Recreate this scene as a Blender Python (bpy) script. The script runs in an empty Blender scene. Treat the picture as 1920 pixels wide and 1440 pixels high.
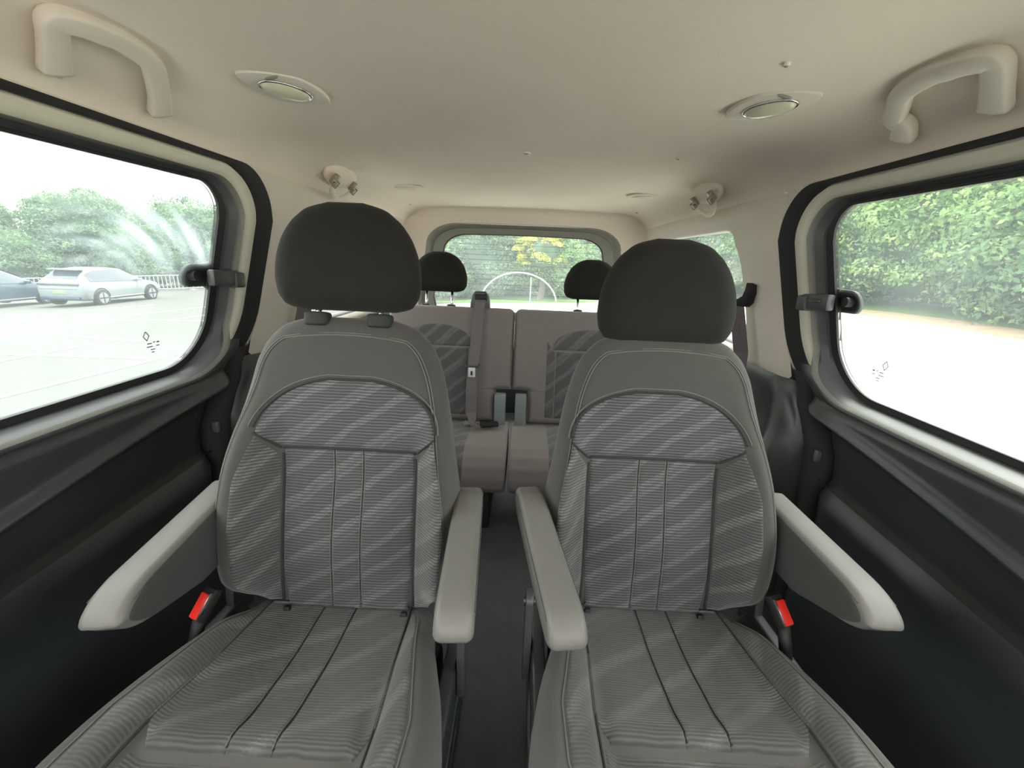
import bpy, bmesh, math, random
import numpy as np
from mathutils import Matrix, Vector, Euler
random.seed(7); rng = np.random.default_rng(7)
S = bpy.context.scene
col = S.collection
PI = math.pi

# ------------------------------------------------------------------ camera
CZ = 1.10
cd = bpy.data.cameras.new('camera'); cam = bpy.data.objects.new('camera', cd); col.objects.link(cam)
yaw, pitch, roll = math.radians(-1.074), math.radians(-16.292), math.radians(2.3)
fwd = Vector((math.sin(yaw)*math.cos(pitch), math.cos(yaw)*math.cos(pitch), math.sin(pitch)))
r0 = fwd.cross(Vector((0, 0, 1))).normalized(); u0 = r0.cross(fwd)
rt = r0*math.cos(roll)+u0*math.sin(roll); up = -r0*math.sin(roll)+u0*math.cos(roll)
cam.matrix_world = Matrix(((rt.x, up.x, -fwd.x, 0), (rt.y, up.y, -fwd.y, 0), (rt.z, up.z, -fwd.z, CZ), (0, 0, 0, 1)))
cd.sensor_width = 36; cd.lens = 36*800/1920; cd.clip_start = .02; cd.clip_end = 300
S.camera = cam
# ------------------------------------------------------------------ light
W = bpy.data.worlds.new('World'); S.world = W; W.use_nodes = True
wn = W.node_tree.nodes['Background']; wn.inputs[0].default_value = (1, .985, .96, 1); wn.inputs[1].default_value = 1.0
sl = bpy.data.lights.new('sun', 'SUN'); sl.energy = 2.0; sl.angle = math.radians(25); sl.color = (1, .96, .88)
so = bpy.data.objects.new('sun', sl); col.objects.link(so); so.rotation_euler = Euler((math.radians(-16), math.radians(12), 0))
S.view_settings.view_transform = 'Standard'; S.view_settings.look = 'None'
S.view_settings.gamma = 1; S.view_settings.use_curve_mapping = False
S.view_settings.exposure = 2.42
S.cycles.max_bounces = 10; S.cycles.diffuse_bounces = 6; S.cycles.transparent_max_bounces = 16
S.cycles.caustics_reflective = False; S.cycles.caustics_refractive = False

# ------------------------------------------------------------------ materials
def newmat(name):
    m = bpy.data.materials.new(name); m.use_nodes = True
    nt = m.node_tree; b = nt.nodes['Principled BSDF']
    return m, nt, b
def N(nt, t, **k):
    n = nt.nodes.new(t)
    for a, v in k.items(): setattr(n, a, v)
    return n
def mixc(nt, fac, a, b):
    n = N(nt, 'ShaderNodeMix', data_type='RGBA')
    for i, v in ((0, fac), (6, a), (7, b)):
        if isinstance(v, (tuple, list)): n.inputs[i].default_value = (*v[:3], 1)
        elif isinstance(v, (int, float)): n.inputs[i].default_value = v
        else: nt.links.new(v, n.inputs[i])
    return n.outputs[2]
def mth(nt, op, a, b=None, c=None, clamp=False):
    n = N(nt, 'ShaderNodeMath', operation=op, use_clamp=clamp)
    for i, v in enumerate((a, b, c)):
        if v is None: continue
        if isinstance(v, (int, float)): n.inputs[i].default_value = v
        else: nt.links.new(v, n.inputs[i])
    return n.outputs[0]
def noise(nt, scale, detail=2, vec=None, dist=0):
    n = N(nt, 'ShaderNodeTexNoise'); n.inputs['Scale'].default_value = scale
    n.inputs['Detail'].default_value = detail; n.inputs['Distortion'].default_value = dist
    if vec is None: vec = N(nt, 'ShaderNodeTexCoord').outputs['Object']
    nt.links.new(vec, n.inputs['Vector']); return n.outputs[0]
def bump(nt, b, h, strength=.3, dist=.002):
    n = N(nt, 'ShaderNodeBump'); n.inputs['Strength'].default_value = strength; n.inputs['Distance'].default_value = dist
    nt.links.new(h, n.inputs['Height']); nt.links.new(n.outputs[0], b.inputs['Normal'])
def plain(name, c, rough=.6, var=.12, scale=40, bmp=0, bscale=600, metal=0, spec=.5, sheen=0):
    m, nt, b = newmat(name)
    n = noise(nt, scale, 4)
    dk = tuple(x*(1-var) for x in c); lt = tuple(min(1, x*(1+var)) for x in c)
    nt.links.new(mixc(nt, n, dk, lt), b.inputs['Base Color'])
    b.inputs['Roughness'].default_value = rough; b.inputs['Metallic'].default_value = metal
    b.inputs['Specular IOR Level'].default_value = spec
    if sheen: b.inputs['Sheen Weight'].default_value = sheen; b.inputs['Sheen Roughness'].default_value = .5
    if bmp: bump(nt, b, noise(nt, bscale, 2), bmp, .001)
    return m
M = {}
M['liner'] = plain('headliner_cloth', (.82, .735, .645), .95, .04, 6, .25, 900, spec=.1)
M['beige'] = plain('beige_plastic', (.70, .64, .56), .55, .03, 10, .1, 1200)
M['ivory'] = plain('ivory_trim', (.68, .66, .55), .5, .03, 10)
M['framegrey'] = plain('frame_grey', (.25, .25, .225), .5, .05, 10)
M['chan'] = plain('channel_grey', (.10, .107, .11), .4, .1, 10)
M['black'] = plain('black_rubber', (.012, .012, .013), .6, .2, 20)
M['seal'] = plain('door_seal_rubber', (.016, .016, .018), .75, .2, 20)
M['door'] = plain('door_plastic', (.022, .027, .030), .34, .12, 8, .25, 1500, spec=.9)
M['doorin'] = plain('door_insert_plastic', (.017, .017, .016), .6, .12, 8, .25, 1500)
M['dark'] = plain('dark_plastic', (.028, .033, .036), .36, .1, 8, .15, 1500, spec=.8)
M['latch'] = plain('latch_plastic', (.055, .057, .061), .4, .1, 8)
M['carpet'] = plain('floor_mat', (.062, .070, .074), .8, .25, 14, .5, 500)
M['seat'] = plain('grey_seat_cloth', (.068, .066, .061), .9, .06, 30, .35, 1400, spec=.15, sheen=.25)
M['seatlt'] = plain('light_grey_seat_cloth', (.100, .097, .092), .9, .06, 30, .35, 1400, spec=.15, sheen=.2)
M['hr'] = plain('charcoal_cloth', (.021, .021, .018), .9, .08, 30, .3, 1400, spec=.12, sheen=.06)
M['arm'] = plain('armrest_vinyl', (.168, .163, .152), .5, .07, 12, .1, 900)
M['armside'] = plain('armrest_side_plastic', (.06, .066, .06), .55, .05, 12)
M['rear'] = plain('rear_seat_cloth', (.215, .187, .182), .9, .06, 30, .35, 1200, spec=.15, sheen=.25)
M['belt'] = plain('belt_webbing', (.15, .13, .135), .7, .1, 60)
M['beltdk'] = plain('dark_belt_webbing', (.11, .09, .10), .7, .1, 60)
M['chrome'] = plain('chrome', (.75, .75, .75), .15, .05, 10, metal=1)
M['seam'] = plain('seam_thread', (.028, .028, .027), .9, .1, 50)
M['stitch'] = plain('stitch_thread', (.15, .15, .14), .9, .1, 400)
M['hinge'] = plain('hinge_cover_plastic', (.22, .25, .26), .5, .06, 10)
M['hingeblock'] = plain('bronze_hinge', (.30, .26, .20), .35, .05, 10)
M['guide'] = plain('guide_plastic', (.030, .033, .030), .7, .05, 10, spec=.3)
M['red'] = plain('red_button', (.75, .03, .02), .35, .05, 10)
M['white'] = plain('white_plastic', (.8, .8, .78), .4, .03, 10)
M['lens'] = plain('lamp_lens', (.62, .60, .46), .12, .1, 20)
M['carwhite'] = plain('white_car_paint', (.20, .23, .25), .3, .02, 2)
M['cardark'] = plain('dark_car_paint', (.03, .05, .08), .2, .05, 2)
M['carglass'] = plain('car_glass', (.05, .06, .08), .1, .05, 2)
M['tyre'] = plain('tyre', (.02, .02, .02), .8, .1, 10)
M['rim'] = plain('wheel_rim', (.35, .36, .38), .3, .1, 10, metal=.6)
M['plate'] = plain('green_plate', (.25, .75, .15), .5, .05, 2)
M['redlamp'] = plain('tail_lamp_dark', (.10, .10, .11), .2, .05, 2)
M['fence'] = plain('fence_paint', (.35, .37, .38), .5, .03, 3)
M['line'] = plain('road_paint', (.30, .30, .28), .7, .08, 3)
M['bark'] = plain('bark', (.10, .08, .06), .9, .3, 8, .6, 40)
M['grass'] = plain('verge_grass', (.12, .22, .05), .95, .35, 6)
M['litter'] = plain('leaf_litter', (.38, .25, .16), .95, .4, 5)
M['print'] = plain('glass_print', (.08, .08, .08), .8, .05, 5)
M['smear'] = plain('wiper_mark', (.9, .92, .88), .9, .02, 5)

def ribbed(name, dark, light, hi, period=.0064, ang=35, sp=.055, bm=.6, streak=1.0):
    """rib knit: ribs run along local x, stacked along local y; paler diagonal streak bands."""
    m, nt, b = newmat(name)
    co = N(nt, 'ShaderNodeTexCoord').outputs['Object']
    sx = N(nt, 'ShaderNodeSeparateXYZ'); nt.links.new(co, sx.inputs[0]); x, y = sx.outputs[0], sx.outputs[1]
    wob = noise(nt, 22, 1, co)
    yy = mth(nt, 'ADD', y, mth(nt, 'MULTIPLY', wob, .004))
    rib = mth(nt, 'ADD', mth(nt, 'MULTIPLY', mth(nt, 'SINE', mth(nt, 'MULTIPLY', yy, 2*PI/period)), .5), .5)
    a = math.radians(ang)
    dco = mth(nt, 'ADD', mth(nt, 'MULTIPLY', x, -math.sin(a)), mth(nt, 'MULTIPLY', y, math.cos(a)))
    dco = mth(nt, 'ADD', dco, mth(nt, 'MULTIPLY', noise(nt, 5, 2, co), .05))
    band = mth(nt, 'SINE', mth(nt, 'MULTIPLY', dco, 2*PI/sp))
    band2 = mth(nt, 'SINE', mth(nt, 'MULTIPLY', dco, 2*PI/(sp*.41)))
    bsum = mth(nt, 'ADD', band, mth(nt, 'MULTIPLY', band2, .5))
    mask = mth(nt, 'MULTIPLY', mth(nt, 'ADD', bsum, -.15), 1.4*streak, clamp=True)
    # fine dotted weave in the streaks
    vs = N(nt, 'ShaderNodeVectorMath', operation='MULTIPLY'); nt.links.new(co, vs.inputs[0]); vs.inputs[1].default_value = (180, 700, 300)
    dots = noise(nt, 1.0, 1, vs.outputs[0])
    mask = mth(nt, 'MULTIPLY', mask, mth(nt, 'MULTIPLY', mth(nt, 'ADD', dots, -.22), 2.2, clamp=True))
    mott = noise(nt, 9, 3, co)
    litc = mixc(nt, mask, light, hi)
    drk = mixc(nt, mask, dark, tuple(v*1.9 for v in dark))
    c = mixc(nt, rib, drk, litc)
    c = mixc(nt, mth(nt, 'MULTIPLY', mott, .35), c, tuple(v*.8 for v in light))
    nt.links.new(c, b.inputs['Base Color']); b.inputs['Roughness'].default_value = .85
    b.inputs['Specular IOR Level'].default_value = .2
    b.inputs['Sheen Weight'].default_value = .3; b.inputs['Sheen Roughness'].default_value = .5
    bump(nt, b, rib, bm, .0015)
    return m
M['rib'] = ribbed('ribbed_seat_cloth', (.036, .036, .038), (.120, .119, .121), (.24, .24, .235))
M['ribside'] = ribbed('ribbed_bolster_cloth', (.038, .038, .037), (.115, .114, .112), (.25, .245, .235), ang=50, sp=.05)
M['ribcush'] = ribbed('ribbed_cushion_cloth', (.058, .057, .056), (.118, .116, .113), (.21, .208, .20), period=.0058, ang=35, sp=.10, streak=.8)
M['ribcushside'] = ribbed('ribbed_cushion_bolster_cloth', (.072, .071, .070), (.108, .107, .104), (.21, .21, .20), bm=.35, period=.0068, ang=60, sp=.08, streak=.9)
M['ribrear'] = ribbed('rear_streaked_cloth', (.075, .075, .075), (.115, .115, .115), (.24, .235, .23), period=.004, ang=42, sp=.062, streak=1.3, bm=.1)

def glassmat(name, haze, smear=0., tint=(.96, .99, .97)):
    m = bpy.data.materials.new(name); m.use_nodes = True; nt = m.node_tree
    for n in list(nt.nodes): nt.nodes.remove(n)
    out = N(nt, 'ShaderNodeOutputMaterial')
    tr = N(nt, 'ShaderNodeBsdfTransparent'); tr.inputs[0].default_value = (*tint, 1)
    gl = N(nt, 'ShaderNodeBsdfGlossy'); gl.inputs['Roughness'].default_value = .03
    lw = N(nt, 'ShaderNodeLayerWeight'); frf = mth(nt, 'ADD', mth(nt, 'MULTIPLY', mth(nt, 'POWER', lw.outputs['Facing'], 5.0), .5), .02)
    m1 = N(nt, 'ShaderNodeMixShader'); nt.links.new(frf, m1.inputs[0]); nt.links.new(tr.outputs[0], m1.inputs[1]); nt.links.new(gl.outputs[0], m1.inputs[2])
    tl = N(nt, 'ShaderNodeBsdfTranslucent'); tl.inputs[0].default_value = (.80, .93, .97, 1)
    m2 = N(nt, 'ShaderNodeMixShader')
    co = N(nt, 'ShaderNodeTexCoord').outputs['Object']
    if smear:
        # wiped arcs of dried dirt round a point low on the pane
        sx = N(nt, 'ShaderNodeSeparateXYZ'); nt.links.new(co, sx.inputs[0])
        dy = mth(nt, 'ADD', sx.outputs[1], -.82); dz = mth(nt, 'ADD', sx.outputs[2], -1.00)
        rad = mth(nt, 'SQRT', mth(nt, 'ADD', mth(nt, 'MULTIPLY', dy, dy), mth(nt, 'MULTIPLY', mth(nt, 'MULTIPLY', dz, dz), 1.7)))
        th = mth(nt, 'ARCTAN2', dz, dy)
        cb_ = N(nt, 'ShaderNodeCombineXYZ'); nt.links.new(mth(nt, 'MULTIPLY', rad, 26), cb_.inputs[0]); nt.links.new(mth(nt, 'MULTIPLY', th, .9), cb_.inputs[1])
        r = mth(nt, 'POWER', mth(nt, 'MULTIPLY', mth(nt, 'ADD', noise(nt, 1.0, 3, cb_.outputs[0]), -.36), 3.2, clamp=True), 1.6)
        sx = N(nt, 'ShaderNodeSeparateXYZ'); nt.links.new(co, sx.inputs[0])
        up_ = mth(nt, 'MULTIPLY', mth(nt, 'ADD', sx.outputs[2], -1.0), 9, clamp=True)
        dn_ = mth(nt, 'MULTIPLY', mth(nt, 'SUBTRACT', 1.22, sx.outputs[2]), 12, clamp=True)
        msk = mth(nt, 'MULTIPLY', mth(nt, 'MULTIPLY', up_, dn_), mth(nt, 'MULTIPLY', mth(nt, 'ADD', sx.outputs[1], -.72), 4.5, clamp=True))
        f = mth(nt, 'ADD', mth(nt, 'MULTIPLY', mth(nt, 'MULTIPLY', r, msk), smear), mth(nt, 'MULTIPLY', noise(nt, 3, 3, co), haze*2))
    else:
        f = mth(nt, 'MULTIPLY', noise(nt, 3, 3, co), haze*2)
    nt.links.new(f, m2.inputs[0]); nt.links.new(m1.outputs[0], m2.inputs[1]); nt.links.new(tl.outputs[0], m2.inputs[2])
    nt.links.new(m2.outputs[0], out.inputs[0])
    return m
M['glassL'] = glassmat('smeared_window_glass', .05, .24)
M['glassR'] = glassmat('window_glass', .035)
M['glassB'] = glassmat('rear_window_glass', .05)

def veilmat():
    m = bpy.data.materials.new('dried_dirt_edge'); m.use_nodes = True; nt = m.node_tree
    for n in list(nt.nodes): nt.nodes.remove(n)
    out = N(nt, 'ShaderNodeOutputMaterial'); t = N(nt, 'ShaderNodeBsdfTranslucent'); t.inputs[0].default_value = (.9, .92, .88, 1)
    p = N(nt, 'ShaderNodeBsdfTransparent'); mx = N(nt, 'ShaderNodeMixShader'); mx.inputs[0].default_value = .5
    nt.links.new(p.outputs[0], mx.inputs[1]); nt.links.new(t.outputs[0], mx.inputs[2]); nt.links.new(mx.outputs[0], out.inputs[0]); return m
M['veil'] = veilmat()
def leafmat(name, dk, lt, hi):
    m = bpy.data.materials.new(name); m.use_nodes = True; nt = m.node_tree
    for n in list(nt.nodes): nt.nodes.remove(n)
    out = N(nt, 'ShaderNodeOutputMaterial'); co = N(nt, 'ShaderNodeTexCoord').outputs['Object']
    c = mixc(nt, mth(nt, 'MULTIPLY', mth(nt, 'ADD', noise(nt, 1.1, 4, co), -.35), 3, clamp=True), dk, lt)
    c = mixc(nt, mth(nt, 'MULTIPLY', mth(nt, 'ADD', noise(nt, 7, 2, co), -.52), 6, clamp=True), c, hi)
    d = N(nt, 'ShaderNodeBsdfDiffuse'); t = N(nt, 'ShaderNodeBsdfTranslucent')
    nt.links.new(c, d.inputs[0]); nt.links.new(c, t.inputs[0])
    mx = N(nt, 'ShaderNodeMixShader'); mx.inputs[0].default_value = .35
    nt.links.new(d.outputs[0], mx.inputs[1]); nt.links.new(t.outputs[0], mx.inputs[2]); nt.links.new(mx.outputs[0], out.inputs[0])
    return m
M['leaf'] = leafmat('broadleaf_foliage', (.10, .18, .10), (.21, .34, .13), (.40, .52, .22))
M['leafblue'] = leafmat('bluish_foliage', (.10, .17, .11), (.17, .26, .15), (.26, .36, .18))
M['leafyel'] = leafmat('yellow_green_foliage', (.30, .34, .08), (.50, .50, .12), (.68, .64, .2))
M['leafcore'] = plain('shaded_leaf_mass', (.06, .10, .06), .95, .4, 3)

def groundmat():
    m, nt, b = newmat('worn_asphalt_lit_right')
    n1 = noise(nt, .35, 5); n2 = noise(nt, 30, 3); n3 = noise(nt, 1.7, 4, dist=1.5)
    c = mixc(nt, n1, (.040, .042, .040), (.062, .063, .058))
    c = mixc(nt, mth(nt, 'MULTIPLY', mth(nt, 'ADD', n3, -.55), 5, clamp=True), c, (.060, .063, .058))
    c = mixc(nt, mth(nt, 'MULTIPLY', n2, .3), c, (.115, .115, .105))
    gx = N(nt, 'ShaderNodeSeparateXYZ'); nt.links.new(N(nt, 'ShaderNodeTexCoord').outputs['Object'], gx.inputs[0])
    fx = mth(nt, 'MULTIPLY', mth(nt, 'ADD', mth(nt, 'ADD', gx.outputs[0], mth(nt, 'MULTIPLY', n1, 2.0)), 2.0), .5, clamp=True)
    c2 = mixc(nt, n3, (.42, .41, .37), (.50, .49, .45))
    c = mixc(nt, fx, c, c2)  # right side painted paler, standing for its glare and bounced daylight
    nt.links.new(c, b.inputs['Base Color']); b.inputs['Roughness'].default_value = .9
    return m
M['ground'] = groundmat()

# ------------------------------------------------------------------ helpers
def tag(o, label=None, cat=None, group=None, kind=None):
    for k, v in (('label', label), ('category', cat), ('group', group), ('kind', kind)):
        if v: o[k] = v
    return o
def empty(name, loc=(0, 0, 0), parent=None, rot=None):
    o = bpy.data.objects.new(name, None); col.objects.link(o); o.location = loc; o.empty_display_size = .05
    if rot: o.rotation_euler = rot
    if parent: o.parent = parent
    return o
def mk(name, v, f, mat, parent=None, smooth=True, matrix=None, weld=0, angle=None):
    me = bpy.data.meshes.new(name)
    me.from_pydata([tuple(map(float, p)) for p in v], [], [tuple(map(int, q)) for q in f])
    bm = bmesh.new(); bm.from_mesh(me)
    if weld: bmesh.ops.remove_doubles(bm, verts=bm.verts, dist=weld)
    bmesh.ops.recalc_face_normals(bm, faces=bm.faces)
    bm.to_mesh(me); bm.free()
    if smooth:
        me.shade_smooth()
        if angle: me.set_sharp_from_angle(angle=math.radians(angle))
    me.materials.append(mat)
    o = bpy.data.objects.new(name, me); col.objects.link(o)
    if parent: o.parent = parent
    if matrix is not None: o.matrix_local = matrix
    return o
def fr(cols, loc):
    """matrix from three world-space column axes"""
    a, b, c = cols
    return Matrix(((a[0], b[0], c[0], loc[0]), (a[1], b[1], c[1], loc[1]), (a[2], b[2], c[2], loc[2]), (0, 0, 0, 1)))
def join(parts):
    V = []; Fc = []
    for v, f in parts:
        o = len(V); V += [tuple(p) for p in v]; Fc += [tuple(i+o for i in q) for q in f]
    return V, Fc
def gridf(n, m, closed=False, off=0):
    F_ = []
    for i in range(n-1):
        for j in range(m if closed else m-1):
            j2 = (j+1) % m
            F_.append((off+i*m+j, off+i*m+j2, off+(i+1)*m+j2, off+(i+1)*m+j))
    return F_
def cosp(n): t = np.linspace(0, 1, n); return .5-.5*np.cos(PI*t)
def distpoly(P, B):
    a = B; b = np.roll(B, -1, 0); d = b-a; L2 = (d**2).sum(1)+1e-12
    best = np.full(len(P), 9.)
    for k in range(len(B)):
        t = np.clip(((P-a[k])@d[k])/L2[k], 0, 1)
        q = a[k]+t[:, None]*d[k]
        best = np.minimum(best, np.hypot(*(P-q).T))
    return best
def rnd(d, R):
    x = np.clip(d/R, 0, 1); return R*np.sqrt(np.maximum(0, 1-(1-x)**2))
def sm(a, b, x):
    t = np.clip((np.asarray(x, float)-a)/(b-a), 0, 1); return t*t*(3-2*t)
def rows(ws, L, R, ns):
    s = cosp(ns); ws = np.asarray(ws); L = np.asarray(L, float); R = np.asarray(R, float)
    U = L[:, None]+(R-L)[:, None]*s[None]; Wv = np.repeat(ws[:, None], ns, 1)
    P = np.stack([U.ravel(), Wv.ravel()], 1)
    B = np.concatenate([P.reshape(len(ws), ns, 2)[:, 0], P.reshape(len(ws), ns, 2)[-1, 1:-1], P.reshape(len(ws), ns, 2)[::-1, -1], P.reshape(len(ws), ns, 2)[0, -2:0:-1]])
    d = distpoly(P, B)
    return P, d
def pillow(name, ws, L, R, ns, hf, hb, mat, parent=None, matrix=None, flip=None):
    n = len(ws); P, d = rows(ws, L, R, ns)
    bd = np.zeros((n, ns), bool); bd[0] = bd[-1] = True; bd[:, 0] = bd[:, -1] = True; bd = bd.ravel()
    d = np.where(bd, 0, d)
    A = np.column_stack([P, hf(P[:, 0], P[:, 1], d)]); Bk = np.column_stack([P, hb(P[:, 0], P[:, 1], d)])
    A[bd, 2] = (A[bd, 2]+Bk[bd, 2])/2
    idx = np.arange(n*ns); bi = np.cumsum(~bd)-1+n*ns; idx2 = np.where(bd, idx, bi)
    V = np.vstack([A, Bk[~bd]]); F1 = gridf(n, ns); F2 = [tuple(idx2[i] for i in reversed(q)) for q in F1]
    F2 = [q for q in F2 if len(set(q)) == 4]
    return mk(name, V, F1+F2, mat, parent, matrix=matrix, weld=1e-6)
def patch(name, ws, L, R, ns, base, mat, parent, e0=-.005, e1=.004, r=.012, matrix=None):
    """stitched-on padded panel lying on the surface base(u,w)"""
    P, d = rows(ws, L, R, ns); h = base(P[:, 0], P[:, 1])+e0+(e1-e0)*np.sqrt(np.clip(1-(1-np.clip(d/r, 0, 1))**2, 0, 1))
    return mk(name, np.column_stack([P, h]), gridf(len(ws), ns), mat, parent, matrix=matrix)
def tube(pts, r, n=8, cap=True, flat=None):
    pts = [Vector(p) for p in pts]; V = []; m = len(pts); prev = None
    for i, p in enumerate(pts):
        t = (pts[min(i+1, m-1)]-pts[max(i-1, 0)]).normalized()
        if prev is None: a = t.orthogonal().normalized()
        else: a = (prev-t*prev.dot(t)).normalized()
        prev = a; b = t.cross(a); rr = r[i] if isinstance(r, (list, tuple)) else r
        for k in range(n):
            q = 2*PI*k/n; V.append(tuple(p+a*rr*math.cos(q)+b*rr*math.sin(q)))
    F_ = gridf(m, n, True)
    if cap: F_ += [tuple(range(n-1, -1, -1)), tuple((m-1)*n+k for k in range(n))]
    return V, F_
def ribbon(pts, wdir, width, thick):
    """flat strap with thickness; wdir is one vector or one per point"""
    V = []; m = len(pts)
    for i, p in enumerate(pts):
        p = Vector(p); t = (Vector(pts[min(i+1, m-1)])-Vector(pts[max(i-1, 0)])).normalized()
        wv = Vector(wdir[i] if isinstance(wdir, list) else wdir); wv = (wv-t*wv.dot(t)).normalized(); nn = t.cross(wv)
        ww = width[i] if isinstance(width, list) else width
        for a, b in ((-1, -1), (1, -1), (1, 1), (-1, 1)): V.append(tuple(p+wv*ww*.5*a+nn*thick*.5*b))
    return V, gridf(m, 4, True)+[(3, 2, 1, 0), tuple((m-1)*4+k for k in range(4))]
def bbox(c, s, bev=.004, seg=2):
    bm = bmesh.new(); bmesh.ops.create_cube(bm, size=1)
    for v in bm.verts: v.co = Vector((v.co.x*s[0], v.co.y*s[1], v.co.z*s[2]))
    if bev: bmesh.ops.bevel(bm, geom=bm.edges[:]+bm.verts[:], offset=min(bev, min(s)*.45), segments=seg, affect='EDGES', profile=.5)
    bm.verts.ensure_lookup_table(); V = [tuple(v.co+Vector(c)) for v in bm.verts]; F_ = [tuple(v.index for v in f.verts) for f in bm.faces]
    bm.free(); return V, F_
def prism(out, h0, h1, bev=.003, seg=2):
    """outline in local x,y extruded from h0 to h1 with rounded rims"""
    bm = bmesh.new(); vs = [bm.verts.new((p[0], p[1], h0)) for p in out]; f = bm.faces.new(vs)
    r = bmesh.ops.extrude_face_region(bm, geom=[f]); tv = [g for g in r['geom'] if isinstance(g, bmesh.types.BMVert)]
    for v in tv: v.co.z = h1
    if bev:
        ed = [e for e in bm.edges if abs(e.verts[0].co.z-e.verts[1].co.z) < 1e-7]
        bmesh.ops.bevel(bm, geom=ed, offset=bev, segments=seg, affect='EDGES', profile=.5)
    bm.verts.ensure_lookup_table(); bm.verts.index_update()
    V = [tuple(v.co) for v in bm.verts]; F_ = [tuple(v.index for v in g.verts) for g in bm.faces]; bm.free(); return V, F_
def xf(vf, mat):
    v, f = vf; return [tuple(mat@Vector(p)) for p in v], f
def ico(c, r, sub=2, squash=(1, 1, 1)):
    bm = bmesh.new(); bmesh.ops.create_icosphere(bm, subdivisions=sub, radius=1)
    V = [(c[0]+v.co.x*r*squash[0], c[1]+v.co.y*r*squash[1], c[2]+v.co.z*r*squash[2]) for v in bm.verts]
    F_ = [tuple(v.index for v in f.verts) for f in bm.faces]; bm.free(); return V, F_
def cyl(p0, p1, r, n=24, bev=0):
    return tube([p0, p1], r, n)

X0 = -.012                       # centre line of the van
def XS(z):                       # half width of the side glass plane, leaning in towards the roof
    z = np.asarray(z, float); return np.where(z > 1.18, .779, np.where(z > .745, .78+.29*(1.18-z), .906+0*z))

# ------------------------------------------------------------------ van shell: roof lining
prof = [(0, 1.432), (.2, 1.431), (.4, 1.428), (.55, 1.424), (.62, 1.419), (.67, 1.410), (.71, 1.394), (.742, 1.37), (.765, 1.348), (.779, 1.323)]
def linz(x): return float(np.interp(abs(x-X0), [p[0] for p in prof], [p[1] for p in prof]))
def build_liner():
    ys = np.concatenate([np.linspace(-1.0, 2.75, 40), [2.80, 2.85, 2.89, 2.905]])
    pts = [(-p[0], p[1]) for p in prof[::-1]]+list(prof[1:])
    # smooth the profile
    t = np.linspace(0, len(pts)-1, 61); px = np.interp(t, range(len(pts)), [p[0] for p in pts]); pz = np.interp(t, range(len(pts)), [p[1] for p in pts])
    k = np.array([1, 2, 3, 2, 1])/9.
    pz2 = pz.copy(); pz2[2:-2] = np.convolve(pz, k, 'valid'); px2 = px.copy(); px2[2:-2] = np.convolve(px, k, 'valid')
    V = []
    for y in ys:
        dz = -.022*max(0, (y-2.3)/.6)**2
        for x, z in zip(px2, pz2): V.append((X0+x, y, z+dz))
    # turn down behind: header to the tailgate
    n = len(px2); rowsn = len(ys)
    for (yy, zz) in ((2.915, 1.37), (2.925, 1.33), (2.94, 1.31)):
        for x, z in zip(px2, pz2): V.append((X0+x*1.0, yy, min(z-.022, zz) if abs(x) < .80 else z))
    F_ = gridf(rowsn+3, n)
    o = mk('ceiling', V, F_, M['liner']); tag(o, kind='structure')
    return o
ceiling = build_liner()
# outer roof skin so no light leaks through the lining
V = []
for y in (-1.0, 3.05):
    for x, z in ((-.86, 1.30), (-.78, 1.42), (-.6, 1.48), (0, 1.50), (.6, 1.48), (.78, 1.42), (.86, 1.30)): V.append((X0+x, y, z))
o = mk('roof', V, gridf(2, 7), M['beige']); tag(o, kind='structure')

# floor
V, F_ = bbox((X0, 1.0, -.03), (1.80, 4.1, .06), .01)
floor = mk('floor', V, F_, M['carpet'], angle=40); tag(floor, kind='structure')

# dashboard and front panel behind the camera, so daylight from the front comes in only above it
V, F_ = bbox((X0, -1.02, .36), (1.80, .10, .74), .02); o = mk('wall_front', V, F_, M['dark'], angle=40); tag(o, kind='structure')
# ------------------------------------------------------------------ side walls
def loop(yr, yf, zb, zt, rt_, rb_, n=12, m=10, rf=.05):
    """closed loop in (y,z): rear edge yr, front edge yf"""
    P = []
    def arc(cy, cz, r, a0, a1):
        for k in range(n): a = a0+(a1-a0)*k/(n-1); P.append((cy+r*math.cos(a), cz+r*math.sin(a)))
    def seg(a, b):
        for k in range(1, m): t = k/m; P.append((a[0]+(b[0]-a[0])*t, a[1]+(b[1]-a[1])*t))
    arc(yr-rt_, zt-rt_, rt_, 0, PI/2); e = P[-1]; seg(e, (yf+rf, zt))
    arc(yf+rf, zt-rf, rf, PI/2, PI); seg(P[-1], (yf, zb+rf))
    arc(yf+rf, zb+rf, rf, PI, 1.5*PI); seg(P[-1], (yr-rb_, zb))
    arc(yr-rb_, zb+rb_, rb_, -PI/2, 0); seg(P[-1], (yr, zt-rt_))
    return np.array(P)
def place(L, s, off):
    a, b = off if isinstance(off, tuple) else (off, 0)
    return [(X0+s*(float(XS(z))+a+b*float(sm(.90, .80, z))), y, z) for y, z in L]
def ringmesh(name, loops, offs, s, mat, parent, sel=None, angle=None):
    V = []; n = len(loops[0])
    for L, o in zip(loops, offs): V += place(L, s, o)
    F_ = gridf(len(loops), n, True)
    if sel: F_ = [q for q in F_ if sel(np.mean([V[i][1] for i in q]), np.mean([V[i][2] for i in q]))]
    used = sorted({i for q in F_ for i in q}); mp = {u: k for k, u in enumerate(used)}
    return mk(name, [V[i] for i in used], [tuple(mp[i] for i in q) for q in F_], mat, parent, angle=angle)
def zc(y): return .617+.13*(y-.59)+.02*np.sin((np.asarray(y)-.4)*3)
def zs(y): return .492+.055*(y-.55)
def yr_(z): return float(np.interp(z, [0, .30, .43, .53, .60, .66, .72, .80], [1.12, 1.12, 1.125, 1.14, 1.152, 1.19, 1.24, 1.30]))
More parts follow.
